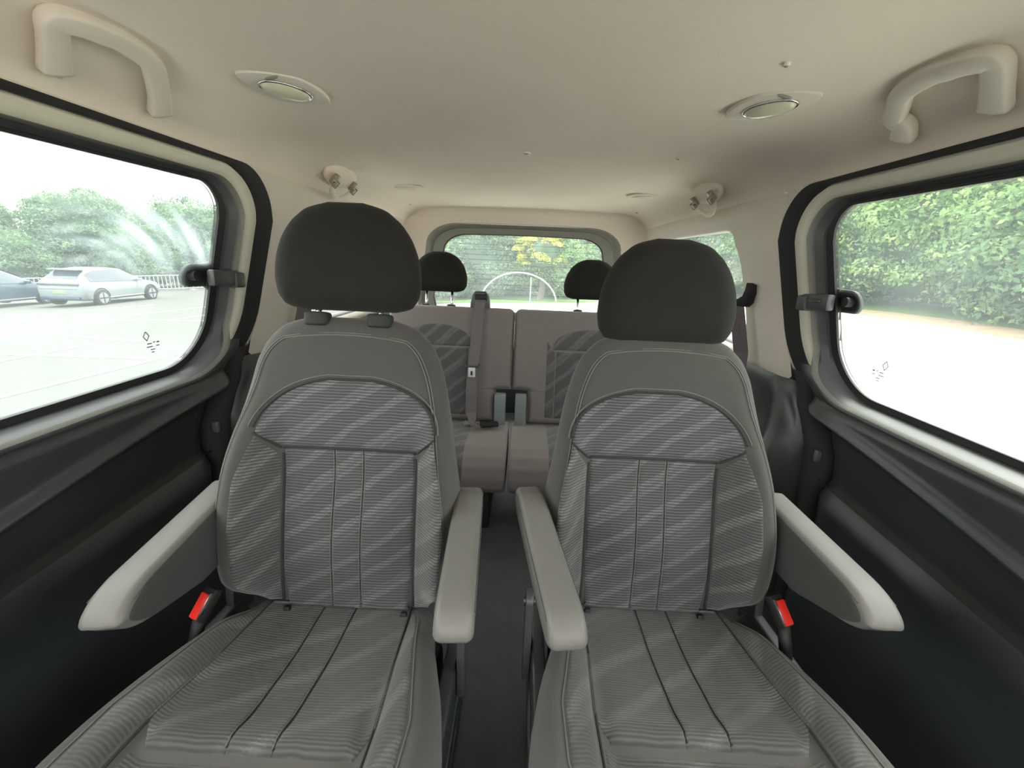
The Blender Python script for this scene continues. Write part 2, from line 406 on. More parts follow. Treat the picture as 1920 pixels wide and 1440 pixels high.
def reliefD(y, z):
    z = np.asarray(z, float); c = zc(y); q = zs(y)
    led = .034+.016*sm(.752, .725, z)
    lip = .016*np.exp(-((z-c-.004)/.013)**2)
    rec = -.034*sm(c-.004, c-.03, z)
    low = .030*sm(q+.02, q-.03, z)+.03*sm(q-.10, q-.3, z)
    return led+lip+rec+low
def side(s):
    nm = '1' if s < 0 else '2'; sd = 'left' if s < 0 else 'right'
    yo = 0.0
    W0 = loop(1.165, -.45, .793, 1.256, .055, .13)
    W1 = loop(1.186, -.46, .779, 1.261, .070, .145)
    W1b = loop(1.190, -.46, .776, 1.263, .072, .146)
    W2 = loop(1.210, -.47, .771, 1.267, .080, .155)
    W3 = loop(1.226, -.48, .766, 1.271, .085, .165)
    W4 = loop(1.240, -.49, .762, 1.275, .09, .17)
    W5 = loop(1.252, -.50, .758, 1.278, .092, .175)
    W6 = loop(1.262, -.50, .754, 1.281, .095, .18)
    W7 = loop(1.285, -.50, .750, 1.300, .10, .19)
    W8 = loop(1.305, -.51, .744, 1.315, .10, .20)
    W9 = loop(1.345, -.51, .735, 1.320, .11, .20)
    W10 = loop(1.385, -.52, .72, 1.327, .115, .21)
    d = empty('door_'+nm, (X0+s*.8, 1.0, 0)); tag(d, kind='structure')
    inv = Matrix.Translation((-(X0+s*.8), -1.0, 0))
    w = empty('window_'+nm, (X0+s*.8, 1.0, 0)); tag(w, kind='structure')
    def R(name, loops, offs, mat, parent, sel=None, angle=None):
        o = ringmesh(name, loops, offs, s, mat, parent, sel, angle); o.matrix_local = inv; return o
    # window pane, gasket, channel
    V = place(W0, s, .014)+place(W0, s, .019); n = len(W0)
    g = mk('glass', V, [tuple(range(n)), tuple(range(2*n-1, n-1, -1))]+gridf(2, n, True), M['glassL' if s < 0 else 'glassR'], w, smooth=False); g.matrix_local = inv
    R('gasket', [W0, W0, W1, W1b], [.022, .008, .004, .008], M['black'], w, angle=40)
    R('inner_channel', [W1b, W2, W3, W4], [.008, (.014, -.020), (.0, -.022), (.010, -.040)], M['chan'], w, angle=50)
    R('channel_trim', [W4, W5, W6], [(.010, -.040), (-.004, -.030), (.006, -.042)], M['framegrey'], w, angle=50)
    R('upper_trim', [W6, W7, W8], [(.006, -.042), -.016, .010], M['ivory'], d, sel=lambda y, z: z > .835)
    R('lower_trim', [W6, W7, W8], [(.006, -.042), (-.016, -.025), (.010, -.05)], M['door'], d, sel=lambda y, z: z <= .835 and y > -.45)
    W11 = loop(1.405, -.53, .70, 1.350, .02, .21)
    o = ringmesh('door_surround', [W10, W11], [-.006, .004], s, M['beige'], None, sel=lambda y, z: z > .78); o.name = 'trim_'+('3' if s < 0 else '4'); tag(o, kind='structure')
    o = R('wall_'+sd+'_door_seal', [W8, W8, W9, W10], [.02, .012, -.002, -.006], M['seal'], None, sel=lambda y, z: z > .80)
    o.matrix_local = Matrix.Identity(4); o.name = 'trim_'+nm; tag(o, kind='structure')
    # lower door skin
    ys_n = 70
    def sheet(name, za, zb_, nz, mat, zf=None):
        V = []
        for i in range(nz):
            for j in range(ys_n):
                t = j/(ys_n-1)
                y = -.9+t*2.1
                z0, z1 = za(y), zb_(y); z = z0+(z1-z0)*i/(nz-1)
                y = -.9+(yr_(z)+.9)*t
                z0, z1 = za(y), zb_(y); z = z0+(z1-z0)*i/(nz-1)
                D = float(reliefD(y, z)); e = yr_(z)-y
                D -= .055*(1-min(1, e/.07))**2
                V.append((X0+s*(float(XS(z))-D), y, z))
        o = mk(name, V, gridf(nz, ys_n), mat, d); o.matrix_local = inv; return o
    sheet('door_panel', lambda y: float(zc(y))-.002, lambda y: .752+.07*float(sm(1.09, 1.28, y)), 26, M['door'])
    sheet('panel_insert', lambda y: float(zs(y)), lambda y: float(zc(y))-.002, 18, M['doorin'])
    sheet('lower_panel', lambda y: .02, lambda y: float(zs(y)), 18, M['door'])
    # thin seam bead under the insert
    V, F_ = tube([(X0+s*(.916-float(reliefD(y, zs(y)))-.001), y, float(zs(y))) for y in np.linspace(-.6, 1.13, 40)], .0016, 6)
    o = mk('seam_bead', V, F_, M['dark'], d); o.matrix_local = inv
    # little clips at the rear edge of the door lining
    V, F_ = bbox((X0+s*.880, 1.150, .590), (.02, .014, .035), .005)
    o = mk('edge_clip', V, F_, M['chan'], d); o.matrix_local = inv
    # window catch
    lt = empty('latch', (0, 0, 0), w)
    lt.matrix_local = inv
    lt.name = 'latch'
    yc = 1.105 if s < 0 else 1.125
    zc_ = 1.028
    xg = float(XS(zc_))
    rot = Matrix.Translation((X0+s*(xg+.012), yc, zc_))@Matrix.Rotation(s*PI/2, 4, 'Y')
    out = []
    for k in range(20): a = PI/2+PI*k/19; out.append((.030*math.cos(a)*1.0, .030*math.sin(a)))
    tabo = [(math.sin(a)*.030, math.cos(a)*.030) for a in np.linspace(0, -PI, 18)]
    tabo = [(-p[1] if s > 0 else p[1], p[0]) for p in tabo]
    # outline: half disc towards the glass, straight run into the gasket with flared ears
    pts = [(z, y) for z, y in [(.045, .085), (.030, .055), (.029, .0)]]+[(.029*math.cos(a), -.029*math.sin(a)) for a in np.linspace(0, PI, 16)[1:-1]]+[(-.029, 0), (-.030, .055), (-.045, .085)]
    v, f = prism([(p[0], p[1]) for p in pts], -.004, .004, .001)
    v = [(X0+s*(float(XS(zc_+p[0]))+.026)-s*p[2], yc+p[1], zc_+p[0]) for p in v]
    mk('latch_base', v, f, M['black'], lt)
    v, f = cyl((X0+s*(xg+.022), yc, zc_), (X0+s*(xg+.004), yc, zc_), .012, 20)
    mk('pivot', v, f, M['black'], lt, angle=40)
    v1 = bbox((0, 0, 0), (.022, .110, .042), .006)
    v2 = bbox((-.0, .045, -.004), (.034, .040, .042), .006)
    v3 = bbox((-.004*1, -.010, .003), (.026, .045, .010), .003)
    mm = Matrix.Translation((X0+s*(xg-.016), yc+.074, zc_-.008))@Matrix.Rotation(math.radians(-3), 4, 'X')
    v, f = join([xf(v1, mm), xf(v2, mm), xf(v3, mm)])
    mk('catch_lever', v, f, M['latch'], lt, angle=35)
    # small printed mark low on the pane: diamond, dots and three short lines
    ym, zm = (.995, .862)
    if s > 0: ym, zm = (1.03, .862)
    parts = []
    def bar(y, z, ly, lz): parts.append(bbox((X0+s*(float(XS(zm+z))+.010), ym+y, zm+z), (.001, ly, lz), 0))
    dm = [(X0+s*(float(XS(zm))+.010), ym-.014+a, zm+.028+b) for a, b in ((0, .011), (.008, 0), (0, -.011), (-.008, 0), (0, .011))]
    parts.append(tube(dm, .0012, 6))
    bar(-.012, .010, .012, .0022); bar(.012, .011, .007, .003); bar(.001, .012, .006, .002)
    bar(-.010, .002, .016, .002); bar(.013, .002, .009, .002); bar(.0, -.006, .012, .002); bar(.001, -.013, .007, .002)
    v, f = join(parts); o = mk('glass_marking', v, f, M['print'], w, smooth=False); o.matrix_local = inv
    # ---------------- rear quarter: pillar, quarter window
    wl = empty('wall_'+sd, (X0+s*.85, 2.1, 0)); tag(wl, kind='structure'); iw = Matrix.Translation((-(X0+s*.85), -2.1, 0))
    w2 = empty('window_'+('3' if s < 0 else '4'), (X0+s*.8, 2.1, .9)); tag(w2, kind='structure'); i2 = Matrix.Translation((-(X0+s*.8), -2.1, -.9))
    n = 12
    Q0 = loop(2.62, 1.665, .80, 1.238, .07, .07, rf=.16)
    def rectL(y0, y1, z0, z1):
        P = []; Lq = Q0; cy, cz = (2.62+1.665)/2, 1.016
        hy, hz = (2.62-1.665)/2, .216
        for y, z in Lq:
            a, b = (y-cy)/hy, (z-cz)/hz; k = max(abs(a), abs(b)); a /= k; b /= k
            P.append(((y0+y1)/2+a*(y1-y0)/2, (z0+z1)/2+b*(z1-z0)/2))
        return np.array(P)
    Q1 = loop(2.63, 1.658, .79, 1.240, .075, .075, rf=.165)
    Q2 = loop(2.66, 1.640, .775, 1.258, .08, .09, rf=.175)
    Q3 = rectL(1.378, 2.93, .745, 1.325)
    def RW(name, loops, offs, mat, parent, inv_, sel=None):
        V = []; nn = len(loops[0])
        for L, of in zip(loops, offs):
            for y, z in L:
                of2 = of[0]+(of[1]*(1 if z > 1.3 else 0)) if isinstance(of, tuple) else of
                V.append((X0+s*(float(XS(z))+of2), y, z))
        F_ = gridf(len(loops), nn, True)
        if sel: F_ = [q for q in F_ if sel(np.mean([V[i][1] for i in q]), np.mean([V[i][2] for i in q]))]
        used = sorted({i for q in F_ for i in q}); mp = {u: k for k, u in enumerate(used)}
        o = mk(name, [V[i] for i in used], [tuple(mp[i] for i in q) for q in F_], mat, parent); o.matrix_local = inv_; return o
    V = [(X0+s*(float(XS(z))+.05), y, z) for y, z in Q0]; V += [(X0+s*(float(XS(z))+.056), y, z) for y, z in Q0]; nn = len(Q0)
    g = mk('glass', V, [tuple(range(nn)), tuple(range(2*nn-1, nn-1, -1))]+gridf(2, nn, True), M['glassR'], w2, smooth=False); g.matrix_local = i2
    RW('gasket', [Q0, Q0, Q1], [.06, .03, .02], M['chan'], w2, i2)
    Qm = Q2*.55+Q3*.45; Qn = Q2*.2+Q3*.8
    RW('upper_lining', [Q1, Q2, Qm, Qn, Q3], [.02, .0, -.006, -.006, .002], M['beige'], wl, iw)
    # lower quarter lining with the swelling over the wheel
    V = []; ny, nz = 50, 26
    for i in range(nz):
        z = .02+(.745+.012-.02)*i/(nz-1)
        y0_ = yr_(z)+.058
        for j in range(ny):
            y = y0_+(2.93-y0_)*(j/(ny-1))**1.3
            D = .0+.075*sm(.70, .45, z)*sm(y0_, y0_+.12, y)+.02*sm(.757, .72, z)
            D += .03*math.exp(-((y-y0_-.12)/.035)**2)*sm(.76, .62, z)
            D -= .03*(1-min(1, (y-y0_)/.03))**2
            V.append((X0+s*(float(XS(min(z, .744)))+(0 if z < .745 else 0)-D), y, z))
    o = mk('lower_lining', V, gridf(nz, ny), M['dark'], wl); o.matrix_local = iw
    # black weather strip down the rear edge of the door opening
    V = []
    zz = np.linspace(.02, .80, 40)
    for z in zz:
        y = yr_(z)
        for a, b in ((-.012, .05), (.0, .006), (.03, -.012), (.062, .0), (.075, .05)):
            sc = 1.0 if z < .7 else 1-.0*(z-.7)
            V.append((X0+s*(float(XS(z))-.0+b-(.028 if z < .7 else .028*(.8-z)/.1)), y+a*sc, z))
    o = mk('baseboard_'+sd, V, gridf(40, 5), M['seal']); tag(o, kind='structure')
    # solid outer skin outside everything (keeps light out, hidden by the linings)
    V = []
    for z in (-.2, .74):
        for y in (-1.0, 1.0, 3.05): V.append((X0+s*.955, y, z))
    o = mk('outer_panel', V, gridf(2, 3), M['black'], wl); o.matrix_local = iw
    V = [(X0+s*(float(XS(z))+.045), y, z) for z in (.5, .7, .745, .9, 1.05, 1.18, 1.285) for y in (1.215, 1.62)]
    o = mk('pillar_core', V, gridf(7, 2), M['black'], wl, smooth=False); o.matrix_local = iw
side(-1); side(1)

# ------------------------------------------------------------------ tailgate
def build_tailgate():
    yb = 3.0; t = empty('wall_back', (X0, yb, 0)); tag(t, kind='structure'); inv = Matrix.Translation((-X0, -yb, 0))
    w = empty('window_5', (X0, yb, .9)); tag(w, kind='structure'); iw = Matrix.Translation((-X0, -yb, -.9))
    cx = -.018
    def tl(hwt, hwb, zt, zb, r, n=16, m=8):
        P = []
        def arc(cxx, cz, a0, a1):
            for k in range(n): a = a0+(a1-a0)*k/(n-1); P.append((cxx+r*1.5*math.cos(a), cz+r*math.sin(a)))
        def seg(a, b):
            for k in range(1, m): q = k/m; P.append((a[0]+(b[0]-a[0])*q, a[1]+(b[1]-a[1])*q))
        arc(hwt-r*1.5, zt-r, 0, PI/2); seg(P[-1], (-hwt+r*1.5, zt)); arc(-hwt+r*1.5, zt-r, PI/2, PI)
        seg(P[-1], (-hwb, zb+.05)); P.append((-hwb+.03, zb)); seg(P[-1], (hwb-.03, zb)); P.append((hwb, zb+.05)); seg(P[-1], P[0])
        return [(cx+p[0]*(1), p[1]+.014*(1-(p[0]/.6)**2)*(1 if p[1] > 1 else 0)) for p in P]
    T0 = tl(.53, .62, 1.235, .74, .10); T1 = tl(.535, .625, 1.24, .735, .10); T2 = tl(.60, .69, 1.275, .70, .125); T2b = tl(.605, .695, 1.29, .70, .13); T3 = tl(.64, .72, 1.305, .68, .13)
    T4 = []
    for x, z in T3:
        a, b = (x-cx)/.68, (z-.99)/.31; k = max(abs(a), abs(b)); T4.append((X0+a/k*.80, .99+b/k*(.40 if b > 0 else .5)))
    def ring(name, loops, ys, mat, parent, im):
        V = []
        for L, y in zip(loops, ys): V += [(p[0], y-.08*(p[1]-1.0)*(1 if y > 2.95 else .5), p[1]) for p in L]
        o = mk(name, V, gridf(len(loops), len(loops[0]), True), mat, parent); o.matrix_local = im; return o
    V = [(p[0], 3.02-.08*(p[1]-1), p[1]) for p in T0]+[(p[0], 3.025-.08*(p[1]-1), p[1]) for p in T0]; n = len(T0)
    g = mk('glass', V, [tuple(range(n)), tuple(range(2*n-1, n-1, -1))]+gridf(2, n, True), M['glassB'], w, smooth=False); g.matrix_local = iw
    ring('gasket', [T0, T0, T1], [3.03, 3.008, 3.004], M['black'], w, iw)
    ring('window_surround', [T1, T2], [3.004, 2.99], M['framegrey'], w, iw)
    ring('surround_gap', [T2, T2b, T3], [2.99, 3.02, 2.955], M['framegrey'], t, inv)
    ring('tailgate_lining', [T3, [(a*.6+b*.4, c*.6+d*.4) for (a, c), (b, d) in zip(T3, T4)], T4], [2.955, 2.935, 2.935], M['liner'], t, inv)
    # heating wires in the rear pane
    for k in range(13):
        z = .83+k*.0325
        hw = float(np.interp(z, [.8, 1.22], [.60, .49]))
        V, F_ = bbox((cx, 3.016-.08*(z-1), z), (2*hw, .0012, .0016), 0)
        o = mk('heating_wire', V, F_, M['chan'], w, smooth=False); o.matrix_local = iw
    # edge of the wiped arc and the wiper stalk seen through the pane
    pts = []
    for a in np.linspace(math.radians(8), math.radians(172), 50):
        x = -.035+.265*math.cos(a); z = .80+.215*math.sin(a); pts.append((x, 3.012-.08*(z-1), z))
    V, F_ = tube(pts, .0048, 6); o = mk('wiped_arc_edge', V, F_, M['veil'], w); o.matrix_local = iw
    V, F_ = tube([(.045, 3.05, .78), (.046, 3.05, .985)], .0035, 6); o = mk('wiper_arm', V, F_, M['veil'], w); o.matrix_local = iw
    # lower tailgate panel
    V, F_ = bbox((X0, 3.02, .34), (1.75, .05, .72), .01); o = mk('tailgate_lower_panel', V, F_, M['dark'], t, angle=40); o.matrix_local = inv
build_tailgate()

# ------------------------------------------------------------------ captain seats
def wpts(ctrl, n):
    """ctrl: list of (w, halfwidth); returns cosine-spaced w and interpolated smooth half widths"""
    c = np.array(ctrl, float); ws = c[0, 0]+(c[-1, 0]-c[0, 0])*cosp(n)
    # monotone-ish cubic (Catmull-Rom) interpolation
    W_, H_ = c[:, 0], c[:, 1]; m = np.gradient(H_, W_); out = []
    for w in ws:
        i = min(max(np.searchsorted(W_, w)-1, 0), len(W_)-2); h = W_[i+1]-W_[i]; t = (w-W_[i])/h
        out.append((2*t**3-3*t**2+1)*H_[i]+(t**3-2*t**2+t)*h*m[i]+(-2*t**3+3*t**2)*H_[i+1]+(t**3-t**2)*h*m[i+1])
    return ws, np.array(out)
BR = [(0, .17), (.012, .20), (.04, .225), (.09, .245), (.15, .257), (.22, .259), (.29, .250), (.36, .238), (.44, .226), (.51, .212), (.565, .195), (.608, .168), (.635, .13), (.648, .085)]
def brbase(u, w):
    bol = .085*sm(.132, .215, np.abs(u))*sm(.0, .10, w)*sm(.52, .30, w)
    lum = .018*np.exp(-((w-.16)/.12)**2)*sm(.2, .05, np.abs(u))
    arch = .012*sm(.30, .42, w)
    return .034+bol+lum+arch-.015*sm(.54, .65, w)
def brh(w): return float(np.interp(w, [c[0] for c in BR], [c[1] for c in BR]))
def line_on(base, pts, r, off=.003): return tube([(u, w, float(base(u, w))+off) for u, w in pts], r, 6)
def captain(loc, cx, ybase, ytop, zbase, hr_z, label, armo, armi, out, gy, bz, hs):
    """out = -1: outer side is on the left"""
    t = empty('captain_seat', (cx, ybase, 0)); tag(t, label, 'seat', 'captain seats of the middle row')
    th = math.radians(12.5)
    mb = fr(((1, 0, 0), (0, math.sin(th), math.cos(th)), (0, -math.cos(th), math.sin(th))), (0, 0, zbase))
    ws, hw = wpts(BR, 80)
    us = -out*.018
    brs = lambda u, w: brbase(np.asarray(u)-us, w)
    def bpatch(nm_, w_, l_, r_, *a, **k): return patch(nm_, w_, np.asarray(l_)+us, np.asarray(r_)+us, *a, **k)
    def bline(b_, pts, r_, off=.003, sh=True): return line_on(b_, [(p[0]+(us if sh else 0), p[1]) for p in pts], r_, off)
    def hf(u, w, d): b = brs(u, w); return np.where(d < .055, rnd(d, .055)/.055*b+.0*d, b)
    def hb(u, w, d): return -rnd(d, .05)*1.0
    bk = pillow('backrest', ws, -hw, hw, 90, hf, hb, M['seat'], t, mb)
    I = Matrix.Identity(4)
    # top arched insert
    def arch_rows(n=34):
        w = .368+(.515-.368)*cosp(n); k = (w-.368)/(.515-.368)
        h = .186*np.sqrt(np.maximum(0, 1-np.clip((k-.22)/.80, 0, 1)**2.2)); h = np.where(k < .22, .143+.043*np.sin(k/.22*PI/2), h)
        return w, h
    w, h = arch_rows()
    base2 = lambda u, w: brs(u, w)
    bpatch('upper_insert', w, -h, h, 60, base2, M['rib'], bk, matrix=I)
    # middle panel in three strips
    wm = .012+(.364-.012)*cosp(44)
    for k, (a, b) in enumerate(((-.140, -.031), (-.031, .031), (.031, .140))):
        la = np.full_like(wm, a); lb = np.full_like(wm, b)
        if k == 0: la = -.130-.010*sm(0, .1, wm)
        if k == 2: lb = .130+.010*sm(0, .1, wm)
        bpatch('center_panel', wm, la, lb, 24, base2, M['rib'], bk, e0=-.002, e1=.005, r=.009, matrix=I)
    # bolster inserts
    for sgn in (-1, 1):
        wb = .02+(.400-.02)*cosp(44)
        inner = .146+.036*sm(.34, .400, wb); outer = np.interp(wb, [.02, .08, .2, .30, .36, .400], [.178, .205, .218, .210, .195, .184])
        if sgn < 0: bpatch('bolster_insert', wb, -outer, -inner, 24, base2, M['ribside'], bk, matrix=I)
        else: bpatch('bolster_insert', wb, inner, outer, 24, base2, M['ribside'], bk, matrix=I)
    # seams
    seams = []
    arcp = [(-hh-.003, ww) for ww, hh in zip(w, h) if ww > .408]+[(hh+.003, ww) for ww, hh in zip(w[::-1], h[::-1]) if ww > .408]
    seams.append(bline(base2, arcp, .0028, .001))
    seams.append(bline(base2, [(u, .3660-.10*u*u) for u in np.linspace(-.143, .143, 24)], .003, .000))
    for sgn in (-1, 1):
        seams.append(bline(base2, [(sgn*.1435, ww) for ww in np.linspace(.02, .352, 20)], .0028, .000))
        seams.append(bline(base2, [(sgn*(.146+.040*k), .364+.036*k) for k in np.linspace(0, 1, 8)], .0025, .001))
    v, f = join(seams); mk('seam', v, f, M['seam'], bk, matrix=I)
    st = []
    arcq = [(-hh*1.045-.002, .398+(ww-.398)*1.07) for ww, hh in zip(w, h) if ww > .408]+[(hh*1.045+.002, .398+(ww-.398)*1.07) for ww, hh in zip(w[::-1], h[::-1]) if ww > .408]
    st.append(bline(base2, arcq, .0011, .001))
    for sgn in (-1, 1):
        for off in (.031,):
            for dd in (-.0025, .0025):
                st.append(bline(base2, [(sgn*off+dd, ww) for ww in np.linspace(.02, .362, 24)], .0010, .0035))
    ow = np.linspace(.04, .6465, 70); ou = np.array([brh(a) for a in ow]); OP = np.vstack([np.column_stack([ou, ow]), np.column_stack([-ou[::-1], ow[::-1]])])
    for ins in (.024, .029):
        tg = np.gradient(OP, axis=0); tg /= np.linalg.norm(tg, axis=1)[:, None]; nn_ = np.column_stack([-tg[:, 1], tg[:, 0]]); IP = OP+nn_*ins
        k5 = np.ones(7)/7; IP = np.column_stack([np.convolve(np.pad(IP[:, c], 3, 'edge'), k5, 'valid') for c in (0, 1)])
        st.append(tube([(a, b, float(hf(a, b, ins))+.0030) for a, b in IP], .0012, 6))
    v, f = join(st); mk('stitching', v, f, M['stitch'], bk, matrix=I)
    for sgn in (-1, 1):
        v, f = bbox((sgn*.128+us, .004, .050), (.014, .022, .012), .003); mk('anchor_tag', v, f, M['black'], bk, matrix=I, angle=40)
    # headrest, a half-moon cushion on two chrome posts
    HR = [(0, .10), (.006, .125), (.02, .142), (.05, .153), (.09, .153), (.13, .144), (.165, .127), (.195, .100), (.213, .070), (.222, .035)]
    ws, hw = wpts(HR, 50); ws = ws*hs
    hz, hy = hr_z
    hm = fr(((1, 0, 0), (0, math.sin(.10), math.cos(.10)), (0, -math.cos(.10), math.sin(.10))), (loc[0], hy-ybase, hz))
    h_ = pillow('headrest', ws, -hw, hw, 60, lambda u, w, d: rnd(d, .055)*.95+.006*sm(.05, .15, d), lambda u, w, d: -rnd(d, .05)*.85, M['hr'], t, hm)
    top_y = math.sin(th)*.642; top_z = zbase+math.cos(th)*.642
    for sgn in (-1, 1):
        p0 = Vector((sgn*.068+loc[0]*.6, top_y+gy, top_z-.03)); p1 = Vector((sgn*.068+loc[0], hy-ybase+.0, hz+.03))
        v, f = tube([p0, p1], .0062, 12); mk('headrest_post', v, f, M['chrome'], t)
        v1 = prism([(.027*math.copysign(abs(math.cos(a))**.7, math.cos(a)), .020*math.copysign(abs(math.sin(a))**.7, math.sin(a))) for a in np.linspace(0, 2*PI, 24, endpoint=False)], -.015, .014, .006, 3)
        v1 = xf(v1, Matrix.Translation(p0+Vector((0, -.002, .034)))@Matrix.Rotation(-th, 4, 'X')); mk('post_guide', v1[0], v1[1], M['guide'], t, angle=60)
    # -------- cushion
    ph = math.radians(7)
    mc = fr(((-1, 0, 0), (0, -math.cos(ph), math.sin(ph)), (0, math.sin(ph), math.cos(ph))), (0, .02, zbase+.005))
    CU = [(0, .185), (.012, .20), (.05, .212), (.10, .222), (.17, .242), (.24, .262), (.31, .276), (.38, .283), (.45, .280), (.50, .264), (.53, .235), (.545, .19)]
    ws, hw = wpts(CU, 70)
    def cb(u, w):
        a = np.abs(u)
        bol = .040*sm(.15, .205, a)*sm(.02, .16, w)*(1-.35*sm(.42, .54, w))
        lip = .012*np.exp(-((w-.355)/.03)**2)*sm(.17, .14, a)-.012*sm(.36, .39, w)*sm(.17, .14, a)
        return .0+bol+lip-.010*np.exp(-((w-.18)/.10)**2)*sm(.16, .05, a)
    def chf(u, w, d): b = cb(u, w)+.060; return np.where(d < .05, b*rnd(d, .05)/.05, b)-.060
    def chb(u, w, d): return -.060-rnd(d, .03)*1.6
    cu = pillow('cushion', ws, -hw, hw, 80, chf, chb, M['seatlt'], t, mc)
    wm = .03+(.375-.03)*cosp(50)
    cw = np.interp(wm, [.03, .2, .34, .375], [.156, .166, .178, .155])
    for k, (a, b) in enumerate((( -1, -.035), (-.035, .035), (.035, 1))):
        la = -cw if k == 0 else np.full_like(wm, a); lb = cw if k == 2 else np.full_like(wm, b)
        patch('center_panel', wm, la, lb, 24, cb, M['ribcush'], cu, e0=-.001, e1=.005, r=.008, matrix=I)
    wf = .382+(.520-.382)*cosp(16)
    patch('front_panel', wf, np.full_like(wf, -.170), np.full_like(wf, .170), 30, lambda u, w: chf(u, w, np.minimum(.545-w, .2)), M['ribcush'], cu, matrix=I)
    for sgn in (-1, 1):
        wb = .06+(.50-.06)*cosp(50)
        inner = np.interp(wb, [.06, .2, .34, .50], [.160, .167, .178, .180]); outer = inner+np.interp(wb, [.06, .10, .22, .34, .44, .50], [.012, .022, .036, .050, .048, .02])
        outer = np.minimum(outer, np.interp(wb, ws, hw)-.028)
        surf = lambda u, w: chf(u, w, np.interp(w, ws, hw)-np.abs(u))
        if sgn < 0: patch('bolster_insert', wb, -outer, -inner, 20, surf, M['ribcushside'], cu, matrix=I)
        else: patch('bolster_insert', wb, inner, outer, 20, surf, M['ribcushside'], cu, matrix=I)
    se = []
    for sgn in (-1, 1):
        se.append(line_on(cb, [(sgn*np.interp(ww, [.02, .2, .34, .5], [.155, .1635, .175, .176]), ww) for ww in np.linspace(.02, .5, 30)], .0026, .001))
        for dd in (-.002,): se.append(line_on(cb, [(sgn*.035+dd, ww) for ww in np.linspace(.035, .37, 24)], .0013, .003))
    v, f = join(se); mk('seam', v, f, M['seam'], cu, matrix=I)
    v, f = line_on(cb, [(u, .046+.04*u*u) for u in np.linspace(-.15, .15, 12)], .0038, .004); mk('rear_piping', v, f, M['arm'], cu, matrix=I)
    st = []
    for sgn in (-1, 1):
        st.append(line_on(cb, [(sgn*.035+.002, ww) for ww in np.linspace(.035, .37, 24)], .0010, .004))
        surf = lambda u, w: chf(u, w, np.interp(w, ws, hw)-abs(u))
        st.append(line_on(surf, [(sgn*min(np.interp(ww, [.06, .2, .34, .50], [.160, .167, .178, .180])+np.interp(ww, [.06, .10, .22, .34, .44, .50], [.014, .024, .038, .053, .051, .022]), np.interp(ww, ws, hw)-.026), ww) for ww in np.linspace(.08, .5, 40)], .0012, .0015))
    v, f = join(st); mk('stitching', v, f, M['stitch'], cu, matrix=I)
    # -------- base: side shields with grooves, rail, pedestal
    for sgn in (-1, 1):
        o_ = [(.02, .10), (-.50, .10), (-.535, .20), (-.50, .335), (-.30, .335), (0, .315), (.05, .24)]
        v, f = prism([(p[0], p[1]) for p in o_], -.014, .014, .006, 3)
        xo = sgn*.262
        v = [(xo+p[2], p[0], p[1]) for p in v]
        sh = mk('side_shield', v, f, M['dark'], t, angle=40)
        for q in (.17, .23):
            v, f = tube([(xo+sgn*.013, .02, q), (xo+sgn*.013, -.50, q+.012)], .004, 8); mk('shield_rib', v, f, M['latch'], sh)
    v, f = join([bbox((0, -.24, .17), (.46, .44, .20), .02), bbox((-.2, -.24, .04), (.05, .60, .08), .01), bbox((.2, -.24, .04), (.05, .60, .08), .01)])
    mk('pedestal', v, f, M['black'], t, angle=40)
    # recliner lever on the aisle side
    xi = -out*.285
    L0 = [(.028*math.cos(a)*.8, .028*math.sin(a)*.8+.10) for a in np.linspace(0, PI, 12)]+[(-.022, -.09), (.022, -.09)]
    v, f = prism(L0, -.008, .008, .003); v = [(xi+p[2], -.13+p[0], zbase+.02+p[1]) for p in v]
    mk('recliner_lever', v, f, M['latch'], t, angle=40)
    v, f = cyl((xi-.012, -.13, zbase+.118), (xi+.012, -.13, zbase+.118), .011, 16); mk('lever_pivot', v, f, M['dark'], t, angle=40)
    # recliner cover between backrest and cushion, outer side
    v, f = prism([(.0, 0), (.07, -.02), (.09, .12), (.06, .20), (.02, .16)], -.010, .010, .004); v = [(out*.262+p[2], p[0]-.02, zbase-.04+p[1]) for p in v]
    mk('recliner_cover', v, f, M['dark'], t, angle=40)
    # buckle with red button on a dark stalk
    bx = out*.232; bu = empty('buckle', (bx, -.115, zbase+bz), t)
    bu.rotation_euler = (math.radians(48), 0, math.radians(out*22))
    v, f = bbox((0, 0, -.004), (.030, .062, .020), .004); mk('buckle_housing', v, f, M['black'], bu, angle=40)
    v, f = bbox((0, -.004, .008), (.023, .048, .007), .003); mk('release_button', v, f, M['red'], bu, angle=40)
    v, f = bbox((-out*.0135, -.002, .009), (.002, .050, .007), .0008); mk('tongue_slot', v, f, M['chrome'], bu, angle=40)
    v, f = tube([(0, -.026, -.006), (0, -.06, -.02), (0, -.09, -.035)], .012, 10); mk('buckle_stalk', v, f, M['black'], bu)
    # -------- armrests: p_back (top, rear), p_tip (top, front)
    for (pb, pt, wid, kind) in ((armo[0], armo[1], .060, 'outer'), (armi[0], armi[1], .060, 'inner')):
        pb = Vector(pb)-Vector((cx, ybase, 0)); pt = Vector(pt)-Vector((cx, ybase, 0))
        ax = (pt-pb); Ln = ax.length; ax.normalize(); sx_ = Vector((0, 0, 1)).cross(ax).normalized(); uz = ax.cross(sx_)
        m_ = Matrix(((ax.x, uz.x, -sx_.x*-1, pb.x), (ax.y, uz.y, sx_.y, pb.y), (ax.z, uz.z, sx_.z, pb.z), (0, 0, 0, 1)))
